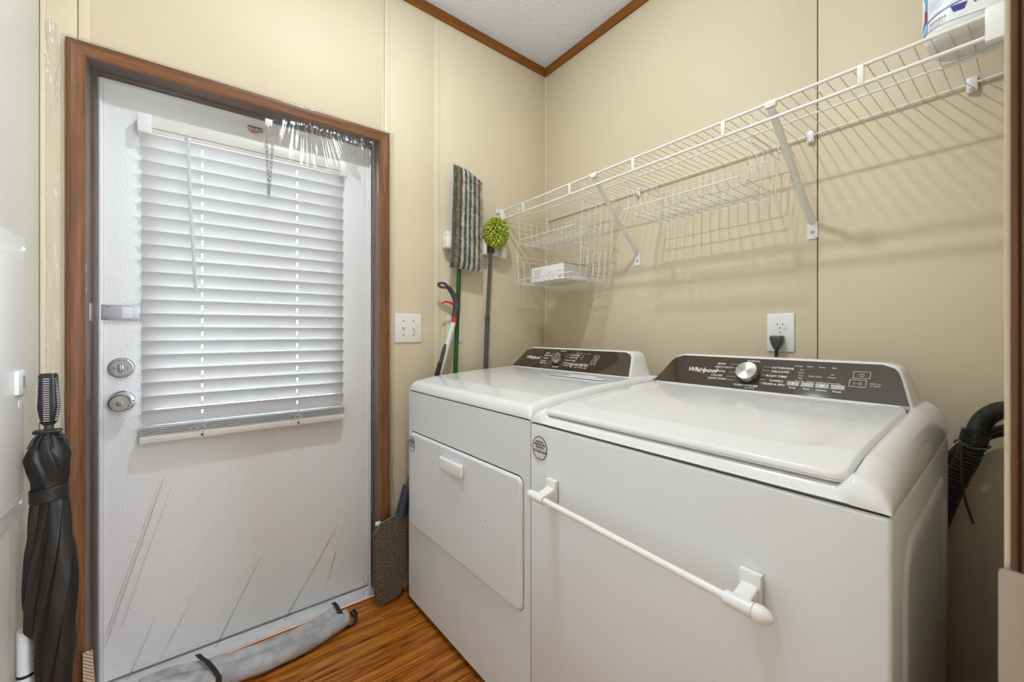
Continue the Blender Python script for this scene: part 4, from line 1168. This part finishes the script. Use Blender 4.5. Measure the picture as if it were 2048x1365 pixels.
# ================================================================== THINGS ON THE DOOR WALL
def plate(name, y0, y1, z0, z1, label, cat, kind):
    root = thing(name, (0, (y0 + y1) / 2, (z0 + z1) / 2), label, cat)
    mt = M['switch'] if kind != 'outlet' else M['outletp']
    MB().box(.0002, .006, y0, y1, z0, z1, .003, 3).build('cover_plate', mt, root)
    return root
SWP = plate('light_switch', -.8565, -.7355, 1.0525, 1.1775, 'white two-gang light switch plate on the wall right beside the door casing', 'light switch', 'switch')
for i, yc in enumerate((-.819, -.773)):
    bx('switch_slot', M['weather'], SWP, .0055, .0066, yc - .0052, yc + .0052, 1.103, 1.127)
    tg_ = MB().box(.006, .018, yc - .0042, yc + .0042, 1.112, 1.123, .0015)
    tg_.xf(Matrix.Translation((.006, 0, 1.115)) @ Matrix.Rotation(R(25 if i else -25), 4, 'Y') @ Matrix.Translation((-.006, 0, -1.115)))
    tg_.build('toggle', M['switch'], SWP)
    for zz in (1.085, 1.145):
        MB().lathe([(.0032, .006), (.0032, .0068), (.001, .0072)], (0, yc, zz), 'x', 12).build('screw', M['nickeldk'], SWP)
plate('wall_plate', -.6095, -.533, 1.0495, 1.1765, 'blank white wall plate behind the green mop pole and the red-ringed shaft', 'wall plate', 'blank')

OUT = thing('wall_outlet', (1.147, 0, 1.0966), 'white duplex outlet on the wall above the washer with a black plug in it', 'outlet')
MB().box(1.1073, 1.1867, -.006, -.0002, 1.034, 1.159, .003, 3).build('cover_plate', M['outletp'], OUT)
for zc in (1.1185, 1.0745):
    rc = MB().prism([(1.147 + .0172 * math.cos(a) if abs(math.sin(a)) < .8 else 1.147 + .0172 * math.cos(a), zc + max(-.0125, min(.0125, .0172 * math.sin(a)))) for a in [2 * PI * i / 40 for i in range(40)]], lambda a, b_, t: (a, t, b_), -.0076, -.005)
    rc_ = rc.build('receptacle', M['outletp'], OUT, smooth=0)
    bx('slot', M['blackprint'], rc_, 1.1385, 1.1403, -.0079, -.0075, zc + .0005, zc + .0085)
    bx('slot', M['blackprint'], rc_, 1.1537, 1.1555, -.0079, -.0075, zc + .0005, zc + .0075)
    MB().lathe([(.0022, -.0003), (.0022, 0)], (1.147, -.0076, zc - .0065), 'y', 12).build('slot', M['blackprint'], rc_)
MB().lathe([(.0028, -.0012), (.0028, 0)], (1.147, -.006, 1.0966), 'y', 12).build('screw', M['greyprint'], OUT)
PC = thing('power_cord', (1.145, -.03, 1.06), 'black right-angle plug and cord running down behind the washer console', 'power cord')
pg = MB(); rg = []
for z_, hw, y0, y1 in ((1.0845, .012, -.036, -.0085), (1.088, .0165, -.036, -.0085), (1.082, .0185, -.038, -.0085), (1.068, .0155, -.038, -.009), (1.052, .0115, -.036, -.014), (1.048, .0095, -.035, -.016), (1.042, .0085, -.034, -.017)):
    pass
lv = [(1.0865, .0145, -.034, -.0085), (1.083, .0175, -.037, -.0082), (1.078, .018, -.038, -.0082), (1.066, .0150, -.038, -.010), (1.054, .0118, -.037, -.013), (1.0535, .0098, -.036, -.015), (1.044, .0088, -.035, -.017)]
rg = [[(1.1435 + a, b_, z_) for a, b_ in rrect(-hw, hw, y0, y1, .005, 4)] for z_, hw, y0, y1 in lv]
pg.rings(rg).build('plug', M['darkgrey'], PC)
MB().tube([(1.1435, -.026, 1.046), (1.143, -.027, 1.02), (1.141, -.035, .97), (1.13, -.06, .90), (1.10, -.075, .80), (1.08, -.08, .55)], [.0058, .005, .0045, .0042, .0042, .0042], 12).build('cord', M['black'], PC)

# mop holder
MH = thing('mop_holder', (0, -.46, 1.50), 'white plastic wall rack gripping the mop handles', 'tool holder')
def tilt(mb, a=-2.5):
    return mb.xf(Matrix.Translation((0, -.46, 1.50)) @ Matrix.Rotation(R(a), 4, 'X') @ Matrix.Translation((0, .46, -1.50)))
tilt(MB().box(.0005, .016, -.632, -.295, 1.478, 1.538, .004)).build('back_plate', M['white_plastic'], MH)
for y0, y1 in ((-.632, -.585), (-.505, -.415), (-.325, -.295)):
    tilt(MB().box(.004, .048, y0, y1, 1.470, 1.528, .006, 3).box(.004, .040, y0 + .001, y1 - .001, 1.528, 1.548, .005, 3)).build('grip_block', M['white_plastic'], MH)

# striped flat mop hung upside down: pole below, pad above
SM = thing('flat_mop', (.03, -.57, 0), 'striped green, tan and white mop pad head-up on a green pole', 'mop')
pt0, pt1 = Vector((.030, -.6205, .0)), Vector((.040, -.5645, 1.40))
MB().tube([pt0 + Vector((0, 0, .001)), pt1, (.046, -.5605, 1.52)], .0105, 16).build('pole', M['green'], SM)
MB().box(.040, .052, -.585, -.465, 1.44, 1.82, .005).build('head_frame', M['darkgrey'], SM)
def padpt(u, v, side):
    # u 0..1 across (y), v 0..1 up (z)
    yl = -.6235 + v * .0185 + .006 * math.sin(v * PI); yr = -.4585 + v * .0060 + .004 * math.sin(v * PI * 2)
    y = yl + (yr - yl) * u
    z = 1.3885 - .010 * (u) + v * (.4655) - v * u * .012
    if v > .93 and u > .5: z -= (v - .93) * (u - .5) * .9
    th = .010 * (1 - abs(2 * u - 1) ** 6) * (1 - abs(2 * v - 1) ** 24)
    x = .060 + .005 * math.sin(v * 9 + u * 2) * .6 + .006 * (u - .5)
    n_ = .0022 * noise.noise((u * 34, v * 95, side * 3)) + .0030 * math.sin(u * 2 * PI * 7.0) * .5
    ed = .0018 * noise.noise((v * 60, side, u * 3))
    return (x + side * (th + n_), y + (ed if u in (0, 1) else 0), z)
nu, nv = 48, 130
pm = MB()
for side in (1, -1):
    pm.grid([[padpt(i / (nu - 1), j / (nv - 1), side) for j in range(nv)] for i in range(nu)], nu, nv)
po = pm.build('pad', M['pad'], SM, smooth=60)
pl_ = MB()
for i in range(9000):
    u_, v_ = rnd.uniform(.01, .99), rnd.uniform(.01, .99)
    p = Vector(padpt(u_, v_, 1)); q = p + Vector((rnd.uniform(.002, .005), rnd.uniform(-.0035, .0035), rnd.uniform(-.006, .001)))
    a_ = (q - p).cross(Vector((rnd.uniform(-.3, .3), rnd.uniform(-1, 1), rnd.uniform(-1, 1)))).normalized() * .0011
    pl_.add([p - a_, p + a_, q], [(0, 1, 2)])
plo = pl_.build('pad_pile', M['pad'], SM, kind='stuff', smooth=0)
bmx = bmesh.new(); bmx.from_mesh(po.data); bmesh.ops.remove_doubles(bmx, verts=bmx.verts, dist=.002); 
uvl = bmx.loops.layers.uv.new('UVMap')
for f_ in bmx.faces:
    for l_ in f_.loops:
        c_ = l_.vert.co + SM.location; v_ = (c_.z - 1.385) / .4655
        yl = -.6235 + v_ * .0185 + .006 * math.sin(v_ * PI); yr = -.4585 + v_ * .0060 + .004 * math.sin(v_ * PI * 2)
        l_[uvl].uv = ((c_.y - yl) / (yr - yl), v_)
bmx.to_mesh(po.data); bmx.free()
bmx = bmesh.new(); bmx.from_mesh(plo.data)
uvl = bmx.loops.layers.uv.new('UVMap')
for f_ in bmx.faces:
    for l_ in f_.loops:
        c_ = l_.vert.co + SM.location; v_ = (c_.z - 1.385) / .4655
        yl = -.6235 + v_ * .0185 + .006 * math.sin(v_ * PI); yr = -.4585 + v_ * .0060 + .004 * math.sin(v_ * PI * 2)
        l_[uvl].uv = ((c_.y - yl) / (yr - yl), v_)
bmx.to_mesh(plo.data); bmx.free()
tf = MB()      # loose tufts round the edge
for i in range(520):
    u_, v_ = rnd.choice([(0, rnd.random()), (1, rnd.random()), (rnd.random(), 0), (rnd.random(), 1), (0, rnd.random()), (1, rnd.random())])
    p = Vector(padpt(u_, v_, rnd.choice((-1, 1)))); q = p + Vector((rnd.uniform(-.002, .006), (u_ - .5) * rnd.uniform(0, .008) + rnd.uniform(-.002, .002), (v_ - .5) * rnd.uniform(0, .006) + rnd.uniform(-.004, .002)))
    tf.tube([p, q], [.0012, .0006], 4)
tf.build('pad_fringe', mat('fringe_yarn', (.42, .40, .33), .95), SM, kind='stuff')

# lime chenille duster on a grey pole
DU = thing('duster_mop', (.035, -.36, 0), 'lime green chenille mitt mop head-up on a grey telescopic pole', 'mop')
MB().tube([(.040, -.4565, .001), (.040, -.4105, 1.165)], .0112, 16).build('lower_pole', M['greytube'], DU)
MB().tube([(.040, -.4105, 1.150), (.040, -.4103, 1.172)], .0122, 16).build('pole_collar', M['darkgrey'], DU)
MB().tube([(.040, -.4103, 1.170), (.040, -.3905, 1.485)], .0092, 16).build('upper_pole', M['greytube'], DU)
MB().box(.030, .050, -.402, -.372, 1.480, 1.520, .005).build('swivel_joint', M['darkgrey'], DU)
dc = Vector((.062, -.372, 1.582)); RX, RY, RZ = .040, .060, .072
core = MB().lathe([(max(.0005, math.sin(PI * i / 12)), -math.cos(PI * i / 12)) for i in range(13)], (0, 0, 0), 'z', 20)
core.v = [(dc.x + x * RX * .8, dc.y + y * RY * .8, dc.z + z * RZ * .8) for x, y, z in core.v]
core.build('mitt_core', M['chenillecore'], DU)
nd = MB()
nN = 620
for i in range(nN):
    zz = 1 - 2 * (i + .5) / nN; a = i * PI * (3 - math.sqrt(5)); rr_ = math.sqrt(1 - zz * zz)
    n_ = Vector((rr_ * math.cos(a), rr_ * math.sin(a), zz))
    p = Vector((dc.x + n_.x * RX * .78, dc.y + n_.y * RY * .78, dc.z + n_.z * RZ * .78))
    dd = (n_ + Vector((rnd.uniform(-.3, .3), rnd.uniform(-.3, .3), rnd.uniform(-.5, .1)))).normalized()
    L_ = rnd.uniform(.016, .023); droop = Vector((0, 0, -.006))
    q1 = p + dd * L_ * .5; q2 = p + dd * L_ * .9 + droop * .7; q3 = p + dd * L_ + droop
    if q3.x < .003: continue
    nd.tube([p, q1, q2, q3], [.0028, .0036, .0034, .0016], 6)
nd.build('chenille_fingers', M['chenille'], DU, kind='stuff')

# spray mop: curved grey handle, white shaft, brown pad on end
SPM = thing('spray_mop', (.06, -.75, 0), 'spray mop with white shaft, red trigger and brown pad leaning beside the dryer', 'mop')
ring_ = [(.060 + .006 * math.cos(a), -.6605 + .0175 * math.cos(a + .3), 1.3045 + .0095 * math.sin(a)) for a in [2 * PI * i / 20 for i in range(20)]]
MB().tube(ring_, .0058, 8, closed=True).build('hand_loop', M['darkgrey'], SPM)
hp = [(.060, -.643, 1.302), (.061, -.626, 1.292), (.062, -.610, 1.270), (.062, -.598, 1.248), (.062, -.5905, 1.228), (.062, -.592, 1.205), (.062, -.598, 1.180), (.061, -.602, 1.162)]
MB().tube(hp, [.0085, .0105, .0115, .0125, .0165, .017, .0135, .0125], 14).build('handle_grip', M['darkgrey'], SPM)
MB().tube([(.061, -.609, 1.222), (.060, -.630, 1.232), (.060, -.648, 1.232), (.060, -.662, 1.225)], [.006, .0045, .0045, .0040], 8).build('trigger', M['red'], SPM)
MB().tube([(.061, -.602, 1.163), (.061, -.6065, 1.140)], .0132, 16).build('ring', M['red'], SPM)
MB().tube([(.061, -.6065, 1.141), (.062, -.6745, .925), (.064, -.700, .84)], [.0118, .0125, .013], 16).build('shaft', M['silverpole'], SPM)
MB().tube([(.072, -.653, 1.045), (.074, -.662, 1.020), (.075, -.6835, .945)], [.004, .0085, .0085], 10).build('shaft_inlay', M['darkgrey'], SPM)
MB().tube([(.078, -.682, .965), (.079, -.694, .925), (.080, -.710, .85)], [.0085, .011, .011], 10).build('bottle_clip', M['black'], SPM)
MB().tube([(.064, -.693, .862), (.064, -.7, .84)], .0145, 14).build('ring', M['red'], SPM)
MB().tube([(.064, -.700, .842), (.062, -.80, .52), (.062, -.845, .375)], [.012, .012, .012], 14).build('lower_shaft', M['greytube'], SPM)
MB().tube([(.060, -.822, .455), (.060, -.848, .345)], [.021, .025], 14).build('foot_socket', mat('dark_blue_grey', (.03, .036, .045), .4), SPM)
bp = [(-.9600, .046), (-.9655, .300), (-.938, .331), (-.851, .3505), (-.8385, .347), (-.8335, .333), (-.8345, .100), (-.858, .020), (-.935, .006)]
MB().prism(bp, lambda a, b_, t: (t, a, b_), .052, .066).build('pad_backing', M['darkgrey'], SPM, smooth=0)
def inpad(y, z):
    c_ = False; n_ = len(bp)
    for i in range(n_):
        (y1_, z1_), (y2_, z2_) = bp[i], bp[(i + 1) % n_]
        if (z1_ > z) != (z2_ > z) and y < (y2_ - y1_) * (z - z1_) / (z2_ - z1_) + y1_: c_ = not c_
    return c_
bpo = MB().prism([(-.899 + (a + .899) * .965, .178 + (b_ - .178) * .975) for a, b_ in bp], lambda a, b_, t: (t, a, b_), .064, .073).build('fibre_pad', M['brownpad'], SPM, smooth=0, label='dark brown microfibre pad')
ft = MB()
for i in range(5200):
    y = rnd.uniform(-.964, -.835); z = rnd.uniform(.010, .348)
    if not inpad(y, z): continue
    p = Vector((.0715, y, z)); q = p + Vector((rnd.uniform(.002, .006), rnd.uniform(-.004, .004), rnd.uniform(-.006, .003)))
    a_ = (q - p).cross(Vector((0, rnd.uniform(-1, 1), rnd.uniform(-1, 1)))).normalized() * .0007
    ft.add([p - a_, p + a_, q], [(0, 1, 2)])
ft.build('pad_pile', M['brownpad'], SPM, kind='stuff', smooth=0)
MB().tube([(.066, -.9650 + .004, .300), (.066, -.938, .3335), (.066, -.851, .353), (.066, -.8375, .348), (.066, -.8325, .333), (.066, -.8335, .10)], .0022, 6).build('pad_binding', mat('binding', (.22, .20, .18), .8), SPM)
MB().box(.050, .060, -.955, -.935, .325, .338, .002).build('white_clip', M['white_plastic'], SPM)
MB().box(.060, .068, -.8375, -.829, .300, .318, .001).build('red_tab', M['red'], SPM)

# ================================================================== LEFT WALL THINGS
EP = thing('breaker_panel', (0.30, -1.858, .99), 'white steel electrical breaker panel with screws on the near left wall', 'electrical panel')
MB().box(.146, .560, -1.858, -1.850, .655, 1.330, .003).build('cover', M['white_panel'], EP)
pdoor = MB().box(.188, .520, -1.8515, -1.841, .700, 1.290, .004, 3).build('panel_door', M['white_panel'], EP)
MB().box(.204, .505, -1.8415, -1.8375, .718, 1.272, .003).build('door_field', M['white_panel'], pdoor)
MB().box(.214, .265, -1.839, -1.831, .955, 1.010, .002).build('latch', M['outletp'], EP)
bx('latch_recess', M['greyprint'], EP, .224, .240, -1.8315, -1.8305, .970, .997)
for x, z in ((.160, 1.300), (.178, .690), (.545, 1.300), (.545, .690)):
    MB().lathe([(.0065, .0), (.0065, .002), (.003, .0045)], (x, -1.850, z), 'y', 16).build('screw', M['white_panel'], EP)
MB().lathe([(.010, 0), (.010, .001)], (.232, -1.8375, .930), 'y', 20).build('knockout', M['outletp'], EP)

# umbrella
UM = thing('umbrella', (.205, -1.787, 0), 'folded black umbrella standing handle-up in the corner left of the door', 'umbrella')
UX, UY = .232, -1.793
def up(z, dx=0, dy=0): return (UX + dx - (.99 - z) * .02, UY + dy + (.99 - z) * .004, z)
# grip: rounded hexagonal body with pale ribs
rg = []
for z, a, b_ in ((.878, .010, .010), (.884, .0138, .0128), (.92, .0175, .0145), (.95, .0165, .0138), (.985, .0158, .0132), (.996, .0152, .0128), (1.0, .013, .0105)):
    rg.append([up(z, p, q) for p, q in rrect(-b_, b_, -a, a, .007, 4)])
MB().rings(rg).build('grip', M['black'], UM)
ri = MB(); pale = mat('grip_slots', (.62, .55, .50), .5)
for i in range(20):
    z = .889 + i * .0052; a = .0140 + .0030 * math.sin(min(1, max(0, (z - .885) / .1)) * PI)
    cx_, cy_, _ = up(z)
    # slots on faces that look to the room (+x, -y diag)
    ri.box(cx_ + .0125, cx_ + .0152, cy_ - .006, cy_ + .004, z - .0008, z + .0008)
    ri.box(cx_ + .007, cx_ + .0118, cy_ - a - .001, cy_ - a + .004, z - .0008, z + .0008)
    ri.box(cx_ + .006, cx_ + .0115, cy_ + a - .004, cy_ + a + .001, z - .0008, z + .0008)
ri.build('grip_ribs', pale, UM)
MB().tube([up(.83), up(.885)], .0085, 12).build('shaft', M['darkgrey'], UM)
MB().box(UX - .010, UX + .014, UY - .024, UY + .023, .858, .867, .004).xf(Matrix.Identity(4)).build('runner_ring', M['black'], UM)
MB().box(UX + .0, UX + .012, UY + .014, UY + .028, .845, .850, .002).build('runner_tab', M['black'], UM)
# canopy: folded cloth with spiralling pleats, pinched by a strap
def crad(z):
    pts = [(.0, .009), (.05, .014), (.10, .021), (.2, .034), (.32, .045), (.45, .0515), (.58, .047), (.68, .037), (.715, .031), (.735, .032), (.77, .040), (.80, .043), (.825, .035), (.845, .024), (.853, .018)]
    for (a, ra), (b_, rb) in zip(pts, pts[1:]):
        if z <= b_: return ra + (rb - ra) * (z - a) / (b_ - a)
    return pts[-1][1]
rg = []; nz2, na = 150, 160
for i in range(nz2 + 1):
    z = .0 + .853 * i / nz2; z = max(z, .002)
    r0 = crad(z); row = []
    tw = (-30 * z if z < .72 else -21.6 + 62 * (z - .72))
    for j in range(na):
        a = 2 * PI * j / na
        ph = (a * 8 + tw) / (2 * PI); fr_ = ph - math.floor(ph)
        saw = (fr_ if fr_ < .74 else (1 - fr_) / .26 * .74)
        amp = .27 if z < .70 else (.10 if z < .74 else .16)
        r = r0 * .95 * (1 - amp + amp * saw * 1.2) + .003 * noise.noise((math.cos(a) * 2, math.sin(a) * 2, z * 9))
        # flattened against the wall side
        row.append(up(z, r * math.cos(a) * .9, max(-.058 if z > .43 else (-.022 - .036 * max(0, (z - .37) / .06)), r * math.sin(a))))
    rg.append(row)
can = MB().rings(rg).build('canopy', M['umb'], UM, smooth=40)
st = MB(); rg = []
for z, k_ in ((.698, 1.0), (.700, 1.06), (.728, 1.06), (.730, 1.0)):
    rg.append([up(z + .004 * math.sin(a), .0315 * k_ * math.cos(a) * .95, .0315 * k_ * math.sin(a)) for a in [2 * PI * j / 40 for j in range(40)]])
st.rings(rg, caps=False).build('closing_strap', M['umb'], UM)
rt = MB()
for j in range(8):
    a = 2 * PI * j / 8 + .3
    rt.tube([up(.858, .012 * math.cos(a), .016 * math.sin(a)), up(.845, .020 * math.cos(a), .026 * math.sin(a)), up(.826, .028 * math.cos(a), .034 * math.sin(a))], .0022, 6)
rt.build('rib_ends', M['black'], UM)

# white tube with a black band behind the umbrella
WT = thing('white_tube', (.168, -1.832, 0), 'white tube with a black band, mostly hidden low behind the black umbrella', 'tube')
MB().tube([(.188, -1.838, .001), (.188, -1.838, .385)], .0155, 24).build('tube_body', M['tube'], WT)
MB().tube([(.188, -1.838, .274), (.188, -1.838, .281)], .0161, 24).build('band', M['black'], WT)
mk = MB()
for i, z in enumerate((.37, .352, .328, .305)):
    for q in range(3):
        a = R(60 + q * 9)
        mk.box(.188 + .0156 * math.cos(a) - .0015, .188 + .0156 * math.cos(a) + .0012, -1.838 + .0156 * math.sin(a) - .001, -1.838 + .0156 * math.sin(a) + .0008, z + q * .003, z + .003 + q * .003)
mk.build('printed_marks', M['blackprint'], WT)

# striped wooden stick at the foot of the casing
SK = MB().add([(.046, -1.7660, .001), (.046, -1.7380, .001), (.046, -1.7480, .2035), (.046, -1.7660, .2035), (.052, -1.7660, .001), (.052, -1.7380, .001), (.052, -1.7480, .2035), (.052, -1.7660, .2035)],
              [(0, 1, 2, 3), (4, 7, 6, 5), (0, 4, 5, 1), (1, 5, 6, 2), (2, 6, 7, 3), (3, 7, 4, 0)]).build('wooden_shim', M['stickw'], None, smooth=0, loc=(.049, -1.755, .001))
SK['label'] = 'pale wooden shim with reddish diagonal bands upright at the foot of the door casing'; SK['category'] = 'wooden shim'

# ================================================================== DRAFT STOPPER
DS = thing('draft_stopper', (.08, -1.3, 0), 'grey fleece double-roll draft stopper with black straps on the floor along the door', 'draft stopper')
def roll(x_c, r0, y0, y1, zc, name, seed):
    rg = []; n = 110
    for i in range(n + 1):
        y = y0 + (y1 - y0) * i / n; t = i / n
        e = min(t, 1 - t); rr_ = r0 * min(1, (e / .02) ** .5 + .15) * (1 + .10 * noise.noise((y * 7, seed, 0)) + .05 * noise.noise((y * 22, seed, 2)))
        cx_ = x_c(y); ring = []
        for j in range(22):
            a = 2 * PI * j / 22; q = 1 + .06 * noise.noise((math.cos(a) * 1.5, y * 16, math.sin(a) * 1.5 + seed))
            z = zc + rr_ * math.sin(a) * .88 * q
            ring.append((cx_ + rr_ * math.cos(a) * 1.08 * q, y, max(.001, z)))
        rg.append(ring)
    return MB().rings(rg).build(name, M['fleece'], DS, smooth=60)
xc = lambda y: .080 + .056 * math.sin(PI * min(1, max(0, (-1.06 - y) / .52)))
roll(lambda y: xc(y), .031, -1.062, -1.66, .028, 'front_roll', 1.)
roll(lambda y: xc(y) - .050, .025, -1.085, -1.66, .033, 'back_roll', 5.)
def strap(pts, w, name='strap_loop'):
    mb = MB(); pts = [Vector(p) for p in pts]; Gd = []
    for i, p in enumerate(pts):
        Gd.append([tuple(p + w * .5), tuple(p - w * .5)])
    g = mb.grid(Gd, len(pts), 2).build(name, M['strap'], DS, smooth=80)
    md = g.modifiers.new('thick', 'SOLIDIFY'); md.thickness = .0014
    return g
strap([(.020, -1.105, .062), (.045, -1.100, .063), (.075, -1.098, .0605), (.100, -1.094, .052), (.113, -1.088, .034), (.117, -1.080, .014), (.112, -1.066, .004), (.100, -1.050, .003), (.080, -1.038, .006), (.066, -1.034, .018)], Vector((0.002, .013, .002)))
strap([(.066, -1.034, .018), (.058, -1.040, .030), (.060, -1.050, .024), (.075, -1.046, .012)], Vector((.010, .006, .006)), 'strap_tail')
strap([(.02, -1.515, .060), (.055, -1.505, .066), (.09, -1.490, .0705), (.125, -1.475, .064), (.150, -1.462, .05), (.158, -1.462, .03), (.160, -1.470, .010), (.158, -1.50, .003), (.15, -1.56, .003)], Vector((.003, .014, 0)))

# ================================================================== HOSES
def corr(mb, path, r, amp, pitch, n=14):
    P_ = [Vector(p) for p in path]
    # Catmull-Rom resample
    out = []
    for i in range(len(P_) - 1):
        p0, p1, p2, p3 = P_[max(i - 1, 0)], P_[i], P_[i + 1], P_[min(i + 2, len(P_) - 1)]
        L_ = (p2 - p1).length; k_ = max(2, int(L_ / (pitch / 4)))
        for j in range(k_):
            t = j / k_
            out.append(.5 * ((2 * p1) + (-p0 + p2) * t + (2 * p0 - 5 * p1 + 4 * p2 - p3) * t * t + (-p0 + 3 * p1 - 3 * p2 + p3) * t ** 3))
    out.append(P_[-1]); s = 0; rs = []
    for i, p in enumerate(out):
        if i: s += (p - out[i - 1]).length
        rs.append(r + amp * math.sin(2 * PI * s / pitch))
    mb.tube(out, rs, n)
HO = thing('drain_hose', (1.56, -.07, .8), 'thick black corrugated drain hose looping behind the washer to the wall', 'hose')
h = MB(); corr(h, [(1.475, -.072, .50), (1.510, -.072, .640), (1.535, -.072, .735), (1.560, -.072, .812), (1.568, -.072, .850)], .0205, .0022, .0085, 18); h.build('ribbed_tube', M['hose'], HO)
h = MB(); corr(h, [(1.566, -.072, .840), (1.573, -.072, .872), (1.584, -.072, .900), (1.603, -.072, .9205), (1.630, -.072, .930), (1.650, -.072, .932)], .0185, .0007, .0036, 18); h.build('curved_end', M['hose'], HO)
MB().tube([(1.566, -.072, .842), (1.571, -.072, .868)], .0235, 18).build('hose_cuff', M['black'], HO)
HS = thing('supply_hose', (1.55, -.045, .8), 'thinner smooth black water hose crossing behind the corrugated hose', 'hose')
h = MB(); corr(h, [(1.44, -.036, .62), (1.495, -.036, .735), (1.535, -.036, .802), (1.570, -.036, .846), (1.610, -.036, .873), (1.650, -.036, .885)], .0125, .0, .01, 14); h.build('tube', M['hose'], HS)
MB().tube([(1.634, -.036, .880), (1.6505, -.036, .884)], .013, 12).build('coupling', M['brass'], HS)
TI = thing('cable_tie', (1.555, -.10, .84), 'dark cable tie cinched round both hoses with its long tail hanging down', 'cable tie')
MB().tube([(1.532, -.020, .826), (1.538, -.052, .838), (1.546, -.080, .846), (1.552, -.098, .838), (1.566, -.099, .833), (1.587, -.095, .834), (1.592, -.07, .838)], .0022, 6).build('tie_band', M['tie'], TI)
MB().tube([(1.552, -.099, .838), (1.5495, -.102, .79), (1.551, -.100, .745), (1.558, -.096, .70), (1.568, -.09, .658)], .0024, 6).build('tie_tail', M['tie'], TI)

# ================================================================== LAMPS
LX, LY = .88, -1.06
CL = thing('ceiling_light', (LX, LY, CZ(LY)), 'small flush round ceiling light over the middle of the room', 'light')
MB().lathe([(.085, .004), (.085, -.010), (.070, -.014), (.041, -.010), (.041, -.004)], (LX, LY, CZ(LY)), 'z', 40, caps=False).build('trim_ring', M['white_plastic'], CL)
MB().lathe([(.040, -.004), (.040, -.009), (.001, -.0095)], (LX, LY, CZ(LY)), 'z', 40).build('light_lens', M['lamp'], CL)
HL = thing('hallway_fill_panel', (2.35, -1.4, 2.55), 'added flat fill-light panel overhead in the hallway behind the doorway', 'light')  # added panel, out of view, to lift the fill light
MB().box(1.88, 2.92, -1.65, -.25, 2.49, 2.52).build('fill_frame', M['white_plastic'], HL)
MB().box(1.9, 2.9, -1.6, -.3, 2.483, 2.49).build('fill_diffuser', M['hallfillpanel'], HL)
